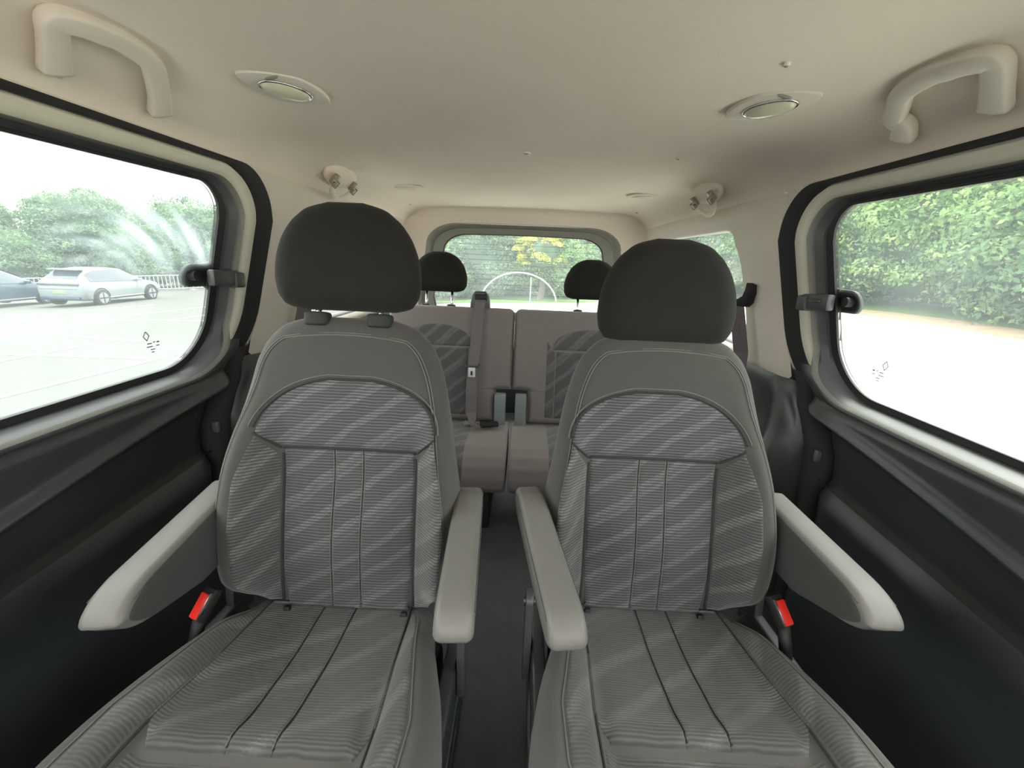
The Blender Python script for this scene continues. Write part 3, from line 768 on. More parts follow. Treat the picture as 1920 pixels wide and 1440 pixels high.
        # local x along the arm, local y up, local z across
        if kind == 'outer':
            ctrl_top = lambda x: -.008*sm(Ln-.08, Ln, x)
            ctrl_bot = lambda x: np.interp(x, [0, .06, .18, Ln-.08, Ln-.02, Ln], [-.115, -.135, -.125, -.085, -.062, -.042])
        else:
            ctrl_top = lambda x: -.006*sm(Ln-.06, Ln, x)-.010*sm(.05, 0, x)
            ctrl_bot = lambda x: np.interp(x, [0, .03, .25, Ln-.05, Ln-.015, Ln], [-.05, -.065, -.065, -.060, -.056, -.050])
        xs = Ln*cosp(40)
        # pillow in (y', x) : rows along x
        top = ctrl_top(xs); bot = ctrl_bot(xs)
        RR = .05 if kind == 'outer' else .032
        k_ = (1-np.clip((xs-(Ln-RR))/RR, 0, 1)**2)**.5
        mid = -.036
        if kind == 'inner': mid = -.034
        top = mid+(top-mid)*np.maximum(k_, .12); bot = mid+(bot-mid)*np.maximum(k_, .12)
        P, d = rows(xs, bot, top, 26)
        # swap axes so (x along, y up)
        m2 = m_@Matrix(((0, 1, 0, 0), (1, 0, 0, 0), (0, 0, -1, 0), (0, 0, 0, 1)))
        ar = pillow('armrest', xs, bot, top, 30, lambda u, w, d: wid/2-.013+rnd(d, .013), lambda u, w, d: -(wid/2-.013)-rnd(d, .013), M['arm'], t, m2)
        # stitch line along both top edges
        pts = [(ctrl_top(x)-.010, x, wid/2-.0003) for x in np.linspace(.01, Ln-.03, 20)]
        sg = []
        for q in (1, -1): sg.append(tube([(p[0], p[1], q*p[2]) for p in pts], .0011, 6))
        v, f = join(sg); mk('armrest_seam', v, f, M['armside'], ar, matrix=I)
        if kind == 'outer':
            xs2 = .006+(Ln-.022)*cosp(36); k2 = np.maximum(np.sqrt(np.maximum(0, 1-np.clip((xs2-(Ln-.066))/.05, 0, 1)**2)), .1)
            tp = mid+(ctrl_top(xs2)-.011-mid)*k2; bt = mid+(ctrl_bot(xs2)+.006-mid)*k2
            P, dd = rows(xs2, bt, tp, 12)
            for q in (1, -1):
                zz = wid/2+.0015*np.clip(dd/.004, 0, 1)
                mk('armrest_side_panel', np.column_stack([P, q*zz]), gridf(len(xs2), 12), M['armside'], ar, matrix=I)
    return t
captain((0, 0), -.375, .79, .92, .330, (.978, .925), 'left captain seat with raised headrest showing chrome posts',
        ((-.650, .84, .600), (-.580, .465, .612)), ((-.102, .87, .605), (-.080, .482, .605)), -1, -.012, .088, 1.0)
captain((0, 0), .325, .845, .98, .315, (.924, .985), 'right captain seat with headrest pushed fully down on the backrest',
        ((.602, .905, .600), (.590, .548, .605)), ((.030, .885, .605), (.090, .488, .596)), 1, .012, .112, 1.05)

# ------------------------------------------------------------------ rear bench, two sections
def bench(x0, x1, notch, label, heads, insx):
    cx = (x0+x1)/2; hwid = (x1-x0)/2
    t = empty('rear_seat', (cx, 1.93, 0)); tag(t, label, 'seat', 'rear bench sections')
    th = math.radians(16)
    mb = fr(((1, 0, 0), (0, math.sin(th), math.cos(th)), (0, -math.cos(th), math.sin(th))), (0, 0, .345))
    w = np.concatenate([.0+.155*cosp(16), .158+(.545-.158)*cosp(40)]); L = np.full_like(w, -hwid); R = np.full_like(w, hwid)
    # rounded top corners
    cr = .03; k = np.clip((w-(.545-cr))/cr, 0, 1); ins = cr*(1-np.sqrt(np.maximum(0, 1-k**2)))
    L = L+ins; R = R-ins
    ntch = .075
    if notch > 0: R = np.where(w < .156, hwid-ntch, R)
    else: L = np.where(w < .156, -hwid+ntch, L)
    def b(u, w): return .05+.006*np.sin(np.clip(w/.545, 0, 1)*PI)
    bk = pillow('backrest', w, L, R, 60, lambda u, w, d: b(u, w)*rnd(d, .02)/.02, lambda u, w, d: -.06*rnd(d, .02)/.02, M['rear'], t, mb)
    I = Matrix.Identity(4)
    for (a, c) in insx:
        a -= cx; c -= cx; mid = (a+c)/2
        # lower streaked inserts and the domed one above
        ww = .03+(.345-.03)*cosp(24); sl_ = .03*sm(.25, .345, ww)
        patch('lower_insert', ww, np.full_like(ww, a)+.045, np.full_like(ww, c)-.045, 20, b, M['ribrear'], bk, e0=-.003, e1=.006, matrix=I)
        for q in (-1, 1):
            e = a if q < 0 else c; wb = .03+(.40-.03)*cosp(20)
            i1 = np.full_like(wb, e-q*.042)-q*0+q*(-.0)*wb; i2 = np.full_like(wb, e); i1 = i1+q*.040*sm(.33, .40, wb)
            patch('side_insert', wb, np.minimum(i1, i2), np.maximum(i1, i2)+.0005, 10, b, M['ribrear'], bk, matrix=I)
        ww = .35+(.455-.35)*cosp(20); kk = (ww-.35)/.105; hh = ((c-a)/2-.045+.02)*np.sqrt(np.maximum(.02, 1-kk**2.4))
        patch('upper_insert', ww, mid-hh, mid+hh, 24, b, M['ribrear'], bk, matrix=I)
    # cushion, a thick barrel fronted pad
    mc = fr(((-1, 0, 0), (0, -1, 0), (0, 0, 1)), (0, .02, .345))
    prof_ = [(.0, -.15), (.0, -.02), (.012, .0), (.10, .008), (.25, .010), (.34, .008), (.39, -.010), (.425, -.045), (.44, -.09), (.435, -.13), (.40, -.165), (.30, -.18), (.05, -.18)]
    p = np.array(prof_+[prof_[0]]); tt = np.linspace(0, len(p)-1, 70); py, pz = np.interp(tt, range(len(p)), p[:, 0]), np.interp(tt, range(len(p)), p[:, 1])
    us = np.concatenate([[-hwid+.004, -hwid+.006, -hwid+.012, -hwid+.025], np.linspace(-hwid+.04, hwid-.04, 20), [hwid-.025, hwid-.012, hwid-.006, hwid-.004]])
    V = []; cyy, czz = .22, -.085
    for u in us:
        e = hwid-.004-abs(u); sc = 1-.10*(1-math.sqrt(max(0, 1-(1-min(1, e/.02))**2)))
        for a_, b_ in zip(py[:-1], pz[:-1]): V.append((u, cyy+(a_-cyy)*sc, czz+(b_-czz)*sc))
    nn = 69; F_ = gridf(len(us), nn, True)+[tuple(range(nn-1, -1, -1)), tuple((len(us)-1)*nn+k for k in range(nn))]
    cu = mk('cushion', V, F_, M['rear'], t, matrix=mc)
    for (a, c) in insx:
        a -= cx; c -= cx
        for q_ in range(1):
            V = []; uu = np.linspace(-c+.0, -a-.0, 14)
            sel = [k for k in range(nn) if .02 < py[k] and pz[k] > -.10 and py[k] < .6]
            for u in uu:
                for k in sel:
                    nx, nz = py[k]-cyy, pz[k]-czz; e = min(u-uu[0], uu[-1]-u); lift = .004 if e > .002 else -.002
                    l = math.hypot(nx, nz); V.append((u, py[k]+nx/l*lift, pz[k]+nz/l*lift))
            mk('cushion_insert', V, gridf(14, len(sel)), M['ribrear'], cu, matrix=I)
    HR = [(0, .085), (.006, .108), (.02, .124), (.05, .132), (.09, .128), (.13, .112), (.16, .088), (.18, .055), (.188, .03)]
    for (hx, hz) in heads:
        ws, hw = wpts(HR, 34)
        hm = fr(((1, 0, 0), (0, math.sin(.1), math.cos(.1)), (0, -math.cos(.1), math.sin(.1))), (hx-cx, 2.12-1.93, hz))
        pillow('headrest', ws, -hw, hw, 36, lambda u, w, d: rnd(d, .045), lambda u, w, d: -rnd(d, .045), M['hr'], t, hm)
        for sgn in (-1, 1):
            v, f = tube([(hx-cx+sgn*.062, .155, .84), (hx-cx+sgn*.062, .185, hz+.02)], .006, 10); mk('headrest_post', v, f, M['chrome'], t)
            v, f = bbox((hx-cx+sgn*.062, .150, .868), (.042, .03, .022), .007); mk('post_guide', v, f, M['dark'], t, angle=50)
    # hinge plate beside the gap and legs down to the floor
    hx_ = (x1-.05 if notch > 0 else x0+.045)-cx
    v, f = bbox((hx_, -.035, .40), (.052, .06, .19), .006); mk('hinge_cover', v, f, M['hinge'], t, angle=40)
    for q in (-1, 1): v, f = bbox((q*hwid*.7, -.2, .09), (.05, .34, .18), .01); mk('leg', v, f, M['black'], t, angle=40)
    return t
bench(-.64, -.0378, 1, 'left rear bench section with one headrest and a belt guide on its top', [(-.41, .935)], [(-.60, -.205)])
bench(-.0362, .62, -1, 'right rear bench section beside the narrow gap, mostly behind the right captain seat', [(.325, .925)], [(.12, .56)])

# ------------------------------------------------------------------ belts
t = empty('seat_belt', (-.205, 2.07, .87)); tag(t, 'mauve centre seat belt hanging down the left rear bench section from a dark guide', 'seat belt')
o_ = [(-.048, -.035), (-.046, .01), (-.038, .048), (-.024, .066), (.024, .066), (.038, .048), (.046, .01), (.048, -.035)]
v, f = prism(o_, -.03, .02, .006, 3); v = [(p[0], -p[2]-.01, p[1]+.012) for p in v]
mk('belt_guide', v, f, M['dark'], t, angle=50)
v, f = bbox((.004, -.026, .052), (.060, .03, .030), .006); mk('guide_slot', v, f, M['black'], t, angle=50)
def relp(p): return (p[0]+.205, p[1]-2.07, p[2]-.87)
pts = [(-.203, 2.035, .915), (-.203, 2.02, .90), (-.206, 1.995, .86), (-.212, 1.945, .72), (-.220, 1.885, .585), (-.222, 1.855, .50), (-.215, 1.835, .42), (-.208, 1.81, .375)]
v, f = ribbon([relp(p) for p in pts], (1, 0, 0), [.052, .050, .050, .050, .050, .046, .044, .030], .0025); mk('belt_webbing', v, f, M['belt'], t, smooth=False)
v, f = tube([relp(p) for p in ((-.252, 1.885, .632), (-.245, 1.875, .623), (-.195, 1.875, .624), (-.187, 1.885, .635))], .005, 8); mk('tongue_bar', v, f, M['dark'], t)
v, f = bbox(relp((-.220, 1.868, .600)), (.032, .006, .044), .003); mk('latch_tongue', v, f, M['white'], t, angle=40)
v, f = bbox(relp((-.220, 1.862, .598)), (.009, .002, .020), .0008); mk('tongue_slot', v, f, M['black'], t, angle=40)
bk = empty('belt_buckle', (-.16, 1.80, .372)); tag(bk, 'black belt buckle with crumpled grey webbing lying on the left rear cushion', 'buckle')
bk.rotation_euler = (0, 0, math.radians(14))
v, f = bbox((.03, 0, .004), (.085, .036, .020), .006); mk('housing', v, f, M['black'], bk, angle=40)
v, f = ribbon([(-.01, 0, .006), (-.03, -.008, .016), (-.05, -.002, .012), (-.075, -.012, .004), (-.06, .012, .014)], [(0, 1, .3), (0, 1, -.5), (0, 1, .6), (0, 1, -.2), (0, 1, .5)], .040, .003); mk('webbing', v, f, M['arm'], bk, smooth=False)
for s in (-1, 1):
    sd = 'left' if s < 0 else 'right'
    xx = lambda z, o=0: X0+s*(float(XS(max(z, .75)))-.028+o)
    t = empty('seat_belt', (xx(1.0), 1.64, 1.0)); q = Vector(t.location)
    tag(t, ('dark belt on the beige pillar behind the left captain seat' if s < 0 else 'mauve seat belt hanging from a black hook on the right beige pillar'), 'seat belt')
    R_ = lambda p: tuple(Vector(p)-q)
    # swallow-tail shaped black guide
    o_ = [(-.085, .085), (-.098, .078), (-.090, .04), (-.070, -.002), (-.05, -.02), (.03, -.02), (.05, .012), (.045, .022), (.0, .012), (-.03, .012), (-.055, .028), (-.072, .055)]
    v, f = prism(o_, -.012, .016, .004, 2); v = [(p[2]*-s+xx(1.0+p[1])-q[0]-s*(.022+p[0]*.42), p[0]*.75+1.60-q[1], p[1]*.8+.985-q[2]) for p in v]
    mk('belt_guide', v, f, M['black'], t, angle=50)
    pts = [(xx(1.0, -.020), 1.60, .99), (xx(.9, -.026), 1.595, .90), (xx(.8, -.03), 1.59, .80), (xx(.75, -.04), 1.585, .70), (xx(.75, -.06), 1.62, .50), (xx(.75, -.06), 1.62, .10)]
    v, f = ribbon([R_(p) for p in pts], (-s*.75, .66, 0), .050, .003); mk('belt_webbing', v, f, M['beltdk'], t, smooth=False)
    v, f = tube([R_(p) for p in ((xx(.76, -.03), 1.60, .745), (xx(.76, -.05), 1.585, .73), (xx(.76, -.045), 1.60, .705), (xx(.76, -.03), 1.65, .72), (xx(.76, -.03), 1.66, .745), (xx(.76, -.03), 1.60, .745))], .005, 8); mk('latch_tongue', v, f, M['dark'], t)

# ------------------------------------------------------------------ ceiling fittings
EX = .5
def sweep_rect(path, rw, rh, upv, n=14):
    V = []; m = len(path)
    for i, p in enumerate(path):
        p = Vector(p); tn = (Vector(path[min(i+1, m-1)])-Vector(path[max(i-1, 0)])).normalized(); a = Vector(upv); a = (a-tn*a.dot(tn)).normalized(); b = tn.cross(a)
        w_, h_ = (rw[i], rh[i])
        for k in range(n):
            q = 2*PI*k/n; c_, s_ = math.cos(q), math.sin(q)
            V.append(tuple(p+a*h_*math.copysign(abs(c_)**EX, c_)+b*w_*math.copysign(abs(s_)**EX, s_)))
    return V, gridf(m, n, True)+[tuple(range(n-1, -1, -1)), tuple((m-1)*n+k for k in range(n))]
def catmull(P, n=8):
    P = [Vector(p) for p in P]; Q = [P[0]*2-P[1]]+P+[P[-1]*2-P[-2]]; out = []
    for i in range(1, len(Q)-2):
        for k in range(n):
            t = k/n; a, b, c, d = Q[i-1:i+3]
            out.append(.5*((2*b)+(c-a)*t+(2*a-5*b+4*c-d)*t*t+(3*b-a-3*c+d)*t**3))
    out.append(P[-1]); return out
for s, f0, b0, b1, f1, lab in ((-1, .752, .690, .850, .950, 'beige grab handle above the left side window'), (1, .780, .722, .872, .948, 'beige grab handle above the right side window')):
    y0, y1 = f0, f1; ym = (f0+f1)/2
    t = empty('grab_handle', (X0+s*.70, ym, 1.38)); tag(t, lab, 'handle', 'grab handles over the middle row')
    q = Vector(t.location)
    P = [(.732, f0, 1.356), (.712, f0-.016, 1.370), (.690, f0-.034, 1.384), (.664, b0+.008, 1.398), (.648, b0+.030, 1.404), (.643, b0+.06, 1.406), (.641, (b0+b1)/2, 1.408), (.643, b1-.035, 1.406), (.652, b1-.002, 1.402), (.672, b1+.028, 1.392), (.692, b1+.055, 1.381), (.712, f1-.020, 1.369), (.732, f1, 1.356)]
    path = catmull([Vector((X0+s*a, b, c))-q for a, b, c in P], 6)
    m = len(path); rw = [.0175+.003*(abs(i/(m-1)-.5)*2)**6 for i in range(m)]; rh = [.0125 for i in range(m)]
    v, f = sweep_rect(path, rw, rh, (s*.5, 0, .8)); mk('grip', v, f, M['beige'], t)
    for yy in (y0, y1):
        v, f = bbox((0, 0, 0), (.028, .036, .012), .005)
        mm = Matrix.Translation(Vector((X0+s*.735, yy, 1.360))-q)@Matrix.Rotation(s*math.radians(52), 4, 'Y')
        v, f = xf((v, f), mm); mk('mounting_foot', v, f, M['beige'], t, angle=50)
# reading lamps, rhombic plates with oval lens
for s, yc, lab in ((-1, 1.0, 'oval roof lamp in a beige plate above the left captain seat'), (1, 1.01, 'oval roof lamp in a beige plate above the right captain seat')):
    xc = X0+s*.497; t = empty('roof_lamp', (xc, yc, linz(xc)-.006), rot=(math.radians(-5), s*math.radians(4), 0)); tag(t, lab, 'lamp', 'roof lamps over the middle row')
    def sup(a, b, rot, p=1.35, n=48):
        P = []
        for k in range(n):
            q = 2*PI*k/n; c_, s_ = math.cos(q), math.sin(q); x = a*math.copysign(abs(c_)**p, c_); y = b*math.copysign(abs(s_)**p, s_)
            P.append((x*math.cos(rot)-y*math.sin(rot), x*math.sin(rot)+y*math.cos(rot)))
        return P
    rot = math.radians(49) if s < 0 else math.radians(131)
    v, f = prism(sup(.092, .060, rot, 1.38), -.003, .006, .002); mk('mounting_plate', v, f, M['beige'], t, angle=60)
    v, f = join([prism(sup(.053, .032, rot, 1), -.0065, -.001, .0015)]); mk('lens_bezel', v, f, M['chrome'], t, angle=60)
    v, f = ico((0, 0, -.004), 1, 3, (.050, .029, .014)); v = [(p[0]*math.cos(rot)-p[1]*math.sin(rot), p[0]*math.sin(rot)+p[1]*math.cos(rot), p[2]) for p in v]
    mk('lens', v, f, M['lens'], t)
    v, f = prism(sup(.016, .004, s*.3, 1), -.006, -.002, .001); v = [(p[0]-s*.0, p[1]-.052, p[2]) for p in v]; mk('switch', v, f, M['framegrey'], t, angle=60)
# flush oval covers, plugs and a button in the lining
for s, x, y, lab in ((-1, -.603, 2.27, 'flush oval cover in the roof lining at the rear left'), (1, .567, 2.28, 'flush oval cover in the roof lining at the rear right')):
    t = empty('roof_cover', (x, y, linz(x))); tag(t, lab, 'cover')
    v, f = prism([(.085*math.cos(a), .075*math.sin(a)) for a in np.linspace(0, 2*PI, 40, endpoint=False)], -.006, .002, .003); mk('rim', v, f, M['liner'], t, angle=60)
    v, f = prism([(.055*math.cos(a), .048*math.sin(a)) for a in np.linspace(0, 2*PI, 32, endpoint=False)], -.010, -.004, .002); mk('centre_pad', v, f, M['beige'], t, angle=60)
for x, y, r, lab in ((-.012, 1.53, .014, 'small round button in the middle of the roof lining'), (.465, 1.50, .008, 'tiny plug in the roof lining right of the round button'), (-.70, 2.72, .009, 'tiny plug in the lining at the rear left corner'), (.655, 2.76, .010, 'tiny plug in the lining at the rear right corner'), (.415, .835, .006, 'tiny screw in front of the right roof lamp')):
    t = empty('roof_plug', (x, y, linz(x)-.022*max(0, (y-2.3)/.6)**2)); tag(t, lab, 'plug')
    v, f = prism([(r*math.cos(a), r*math.sin(a)) for a in np.linspace(0, 2*PI, 20, endpoint=False)], -.005, .002, .002); mk('flange', v, f, M['beige'], t, angle=60)
    v, f = prism([(r*.5*math.cos(a), r*.5*math.sin(a)) for a in np.linspace(0, 2*PI, 12, endpoint=False)], -.0065, -.004, .001); mk('core', v, f, M['framegrey'], t, angle=60)
# folded rear handles with two hinge blocks on a round boss
for s, lab in ((-1, 'folded rear assist handle with two chrome hinge blocks on the left'), (1, 'folded rear assist handle with two chrome hinge blocks on the right')):
    yc = 1.76 if s < 0 else 1.82; t = empty('assist_handle', (X0+s*.70, yc, 1.37)); tag(t, lab, 'handle', 'folded assist handles over the rear bench'); q = Vector(t.location)
    v, f = ico((0, 0, 0), 1, 3, (.045, .13, .028)); mm = Matrix.Rotation(s*math.radians(48), 4, 'Y'); v, f = xf((v, f), Matrix.Translation((s*.012, .02, .010))@mm); mk('boss', v, f, M['liner'], t)
    for dy in (-.085, .085):
        mm = Matrix.Translation((-s*.004, dy, -.012))@Matrix.Rotation(s*math.radians(45), 4, 'Y')
        v, f = join([bbox((0, 0, -.006), (.040, .026, .018), .004), bbox((.012*s, -.006, -.018), (.022, .018, .014), .003), bbox((.012*s, .009, -.016), (.030, .006, .018), .002)])
        v, f = xf((v, f), mm); mk('hinge_block', v, f, M['hingeblock'], t, angle=40)
        v, f = cyl((-s*.012, dy-.015, -.026), (-s*.012, dy+.015, -.026), .005, 12); mk('hinge_pin', v, f, M['chrome'], t, angle=40)
    P = catmull([(-s*.004, -.085, -.022), (s*.010, -.075, -.045), (s*.022, -.04, -.064), (s*.026, .0, -.072), (s*.022, .04, -.064), (s*.010, .075, -.045), (-s*.004, .085, -.022)], 5)
    v, f = sweep_rect(P, [.010]*len(P), [.006]*len(P), (s*.7, 0, .7)); mk('grip', v, f, M['beige'], t)

# ------------------------------------------------------------------ outside: ground, markings
TILT = .05
def gz(x, y=0): return -.45+TILT*x
V = [(x, y, gz(x)) for y in (-60, 60) for x in (-90, 45)]
g = mk('ground', V, [(0, 1, 3, 2)], M['ground'], smooth=False); tag(g, kind='structure')
def gline(p0, p1, w):
    p0 = Vector((p0[0], p0[1], 0)); p1 = Vector((p1[0], p1[1], 0)); d = (p1-p0).normalized(); n = Vector((-d.y, d.x, 0))*w/2
    V = [p0-n, p0+n, p1+n, p1-n]; V = [(p.x, p.y, gz(p.x)+.002) for p in V]+[(p.x, p.y, gz(p.x)+.010) for p in V]
    return V, [(0, 1, 2, 3), (7, 6, 5, 4), (0, 4, 5, 1), (1, 5, 6, 2), (2, 6, 7, 3), (3, 7, 4, 0)]
LINES = [((-6.42, 4.0), (-6.14, 7.2)), ((-15.58, 12.3), (-8.2, 11.66)), ((-16.1, 12.4), (-14.6, 16.6)), ((-10.2, 7.46), (-5.5, 6.8)), ((-10.4, 9.4), (-7.9, 8.5)), ((-9.0, 4.4), (-8.6, 8.9)), ((-12.6, 12.1), (-11.6, 16.2)), ((-10.1, 11.9), (-9.2, 16.0))]
for k, (a, b) in enumerate(LINES):
    v, f = gline(a, b, .15); o = mk('parking_line', v, f, M['line'], smooth=False); tag(o, kind='structure')
V = [(x, y, gz(x)+h) for (x, y, h) in ((9.6, 6, .02), (9.1, 8.5, .02), (8.9, 11, .02), (8.6, 13.5, .02), (7.5, 17, .02), (5.5, 20, .02), (4, 24, .02), (60, 40, .06), (44, 6, .06))]
v = [(9.9, 3), (9.8, 8), (10.0, 10), (9.8, 12), (8.6, 14.6), (6.6, 16), (3, 16.2), (0, 16.2), (-10, 17.5), (-10, 45), (44, 45), (44, 3)]
vf = prism(v, 0, .05, 0); vv = [(p[0], p[1], gz(p[0])+p[2]) for p in vf[0]]
o = mk('verge', vv, vf[1], M['grass'], smooth=False); tag(o, kind='structure')
v = [(9.45, 5.5), (9.35, 8), (9.5, 10), (9.3, 12), (8.1, 14.4), (6.4, 15.6), (6.8, 16.0), (8.8, 14.7), (10.1, 12), (10.3, 10), (10.1, 8), (10.2, 5.5)]
vf = prism(v, 0, .06, 0); vv = [(p[0], p[1], gz(p[0])+p[2]) for p in vf[0]]
o = mk('leaf_litter_strip', vv, vf[1], M['litter'], smooth=False); tag(o, kind='structure')

# ------------------------------------------------------------------ trees
def crown_mesh(name, mat, nclump, nleaf, lsize, seed, cs=.26):
    r = np.random.default_rng(seed); Vs = []; k = 0
    for c in range(nclump):
        z = r.uniform(-.75, 1); a = r.uniform(0, 2*PI); q = math.sqrt(1-z*z); rad = r.uniform(.66, .95)
        ctr = np.array([q*math.cos(a), q*math.sin(a), z])*rad; cr = cs*r.uniform(.7, 1.25)
        n = nleaf; zz = r.uniform(-.35, 1, n); aa = r.uniform(0, 2*PI, n); qq = np.sqrt(1-zz*zz)
        nr = np.stack([qq*np.cos(aa), qq*np.sin(aa), zz], 1); p = ctr+nr*np.array([cr, cr, cr*.62])*r.uniform(.85, 1.08, (n, 1))
        nn = nr+r.normal(0, .45, (n, 3)); nn /= np.linalg.norm(nn, axis=1)[:, None]
        t1 = np.cross(nn, r.normal(0, 1, (n, 3))); t1 /= np.linalg.norm(t1, axis=1)[:, None]; t2 = np.cross(nn, t1)
        s = lsize*r.uniform(.6, 1.3, (n, 1))
        quad = np.stack([p-t1*s, p-t2*s*.5, p+t1*s, p+t2*s*.5], 1); Vs.append(quad.reshape(-1, 3))
    V = np.concatenate(Vs); n = len(V)//4
    me = bpy.data.meshes.new(name); me.vertices.add(len(V)); me.vertices.foreach_set('co', V.ravel())
    me.loops.add(n*4); me.loops.foreach_set('vertex_index', np.arange(n*4)); me.polygons.add(n)
    me.polygons.foreach_set('loop_start', np.arange(n)*4); me.polygons.foreach_set('loop_total', np.full(n, 4)); me.update(calc_edges=True)
    me.materials.append(mat); return me
CR = {'g': [crown_mesh('foliage_green_a', M['leaf'], 210, 260, .022, 1), crown_mesh('foliage_green_b', M['leaf'], 220, 250, .023, 2)],
      'b': [crown_mesh('foliage_blue', M['leafblue'], 190, 220, .026, 3)],
      'y': [crown_mesh('foliage_yellow', M['leafyel'], 60, 150, .045, 4)]}
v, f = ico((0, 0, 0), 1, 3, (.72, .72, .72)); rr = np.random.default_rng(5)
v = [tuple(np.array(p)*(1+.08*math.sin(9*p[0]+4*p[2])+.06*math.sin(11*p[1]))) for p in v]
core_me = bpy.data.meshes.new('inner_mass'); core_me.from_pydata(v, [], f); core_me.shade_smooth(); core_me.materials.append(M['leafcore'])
v, f = tube([(0, 0, 0), (.03, .01, .3), (0, .02, .65), (.02, 0, 1)], [.05, .04, .032, .02], 8)
trunk_me = bpy.data.meshes.new('trunk'); trunk_me.from_pydata(v, [], f); trunk_me.materials.append(M['bark'])
def tree(x, y, R, zc_, kind, label, sq=1.0, group=None, rz=0, n=0):
    z0 = gz(x); t = empty('tree', (x, y, z0)); tag(t, label, 'tree', group)
    c = bpy.data.objects.new('foliage', CR[kind][n % len(CR[kind])]); col.objects.link(c); c.parent = t; c.location = (0, 0, zc_); c.scale = (R, R, R*sq); c.rotation_euler = (0, 0, rz); c['kind'] = 'stuff'
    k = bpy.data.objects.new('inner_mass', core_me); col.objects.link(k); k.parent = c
    b = bpy.data.objects.new('trunk', trunk_me); col.objects.link(b); b.parent = t; b.scale = (3, 3, zc_)
    return t
GR = 'dense broadleaf trees beyond the right verge'
k = 0
RT = [(11.9, 6.2, 2.9, 1.9, 'nearest full crowned green tree at the right edge of the right window'), (12.6, 9.6, 3.0, 2.0, 'green tree with foliage down to the grass, second from the right in the right window'),
      (12.4, 12.9, 2.9, 2.0, 'green tree with foliage down to the grass in the middle of the right window'), (11.2, 16.0, 2.8, 1.9, 'green tree seen just beside the catch of the right window'),
      (14.5, 7.8, 3.4, 5.0, 'tall green tree rising behind the nearest right-hand trees'), (14.8, 11.8, 3.5, 5.2, 'tall green tree rising behind the middle of the right-hand tree wall'),
      (13.6, 16.2, 3.5, 4.8, 'tall green tree at the rear corner of the right window'), (9.2, 18.6, 2.7, 1.9, 'green tree showing in the right quarter window'),
      (11.0, 21.5, 3.6, 4.4, 'taller green tree behind the one in the right quarter window')]
for k, (x, y, R, zc_, lab) in enumerate(RT): tree(x, y, R, zc_, 'g', lab, .95, 'dense trees beyond the right verge', k*1.7, k)
GB = 'trees seen through the rear window'
ORD = ['bluish tree, '+q for q in ('first', 'second', 'third', 'fourth', 'fifth', 'sixth')]
RB = [(-6.6, 19.5, 2.3, 1.6), (-3.9, 18.6, 2.2, 1.5), (-1.4, 19.2, 2.2, 1.5), (1.3, 18.8, 2.2, 1.5), (3.9, 19.4, 2.3, 1.6), (6.6, 20.0, 2.4, 1.7), (-2.6, 22, 3.0, 4.4), (2.6, 22.5, 3.0, 4.6), (-7, 23, 3.0, 4.2), (7.6, 24, 3.0, 4.4)]
for k, (x, y, R, zc_) in enumerate(RB): tree(x, y, R, zc_, 'b' if k % 3 else 'g', (ORD[k]+' from left in the low front row in the rear window') if k < 6 else (ORD[k-6]+' from left of the taller back row in the rear window'), .95, GB, k*1.3, k)
tree(.62, 16.9, .95, 1.75, 'y', 'yellow-green young tree in the middle of the rear window', .85, None, .4)
LL = ['tree at the far left edge of the left window behind the dark car', 'tall hazy tree behind the roof of the white car', 'tall hazy tree above the middle of the left window', 'tall hazy tree left of the window catch in the left window', 'tall hazy tree over the railing nearest the window catch', 'tall tree hidden by the rear edge of the left window', 'low bushy tree behind the white car', 'low bushy tree just behind the left stretch of railing', 'low bushy tree just behind the right stretch of railing', 'low bushy tree at the right end of the railing', 'tree outermost on the left beyond the dark car']
GL = 'trees beyond the railing on the left'
RL = [(-33, 18, 2.3, 1.9), (-33.5, 25.5, 3.1, 2.9), (-29, 29, 3.3, 3.1), (-24.5, 32, 3.2, 3.0), (-20.5, 34.5, 3.3, 3.1), (-16, 36, 3.3, 3.1), (-30, 24.8, 2.2, 1.6), (-25, 28.5, 2.3, 1.7), (-20, 31.5, 2.3, 1.7), (-14.5, 33.5, 2.3, 1.7), (-38, 21, 2.6, 2.4)]
for k, (x, y, R, zc_) in enumerate(RL): tree(x, y, R, zc_, 'b' if k % 4 else 'g', LL[k], .95, GL, k*1.1, k)
v = 0

# ------------------------------------------------------------------ railing
def fence(a, b):
    a = Vector((a[0], a[1], gz(a[0]))); b = Vector((b[0], b[1], gz(b[0]))); L = (b-a).length; d = (b-a)/L
    t = empty('railing', a); tag(t, 'white metal picket railing at the far edge of the car park', 'railing')
    H = .95
    for z in (.12, H-.06):
        v, f = tube([d*0+Vector((0, 0, z)), d*L+Vector((0, 0, z))], .035, 6); mk('rail', v, f, M['fence'], t)
    v, f = bbox((0, 0, H/2), (.035, .035, H-.1), 0)
    pm = None
    n = int(L/.19)
    for k in range(n):
        if pm is None: o = mk('picket', v, f, M['fence'], t, smooth=False); pm = o.data
        else: o = bpy.data.objects.new('picket', pm); col.objects.link(o); o.parent = t
        o.location = d*(k*.19)
    v, f = join([bbox((0, 0, .55), (.09, .09, 1.1), .01), bbox((0, 0, .02), (.35, .35, .04), .01)]); pm = None
    for k in range(int(L/3)+1):
        if pm is None: o = mk('post', v, f, M['fence'], t, smooth=False); pm = o.data
        else: o = bpy.data.objects.new('post', pm); col.objects.link(o); o.parent = t
        o.location = d*(k*3)
fence((-36, 17.5), (-12.5, 30.5))

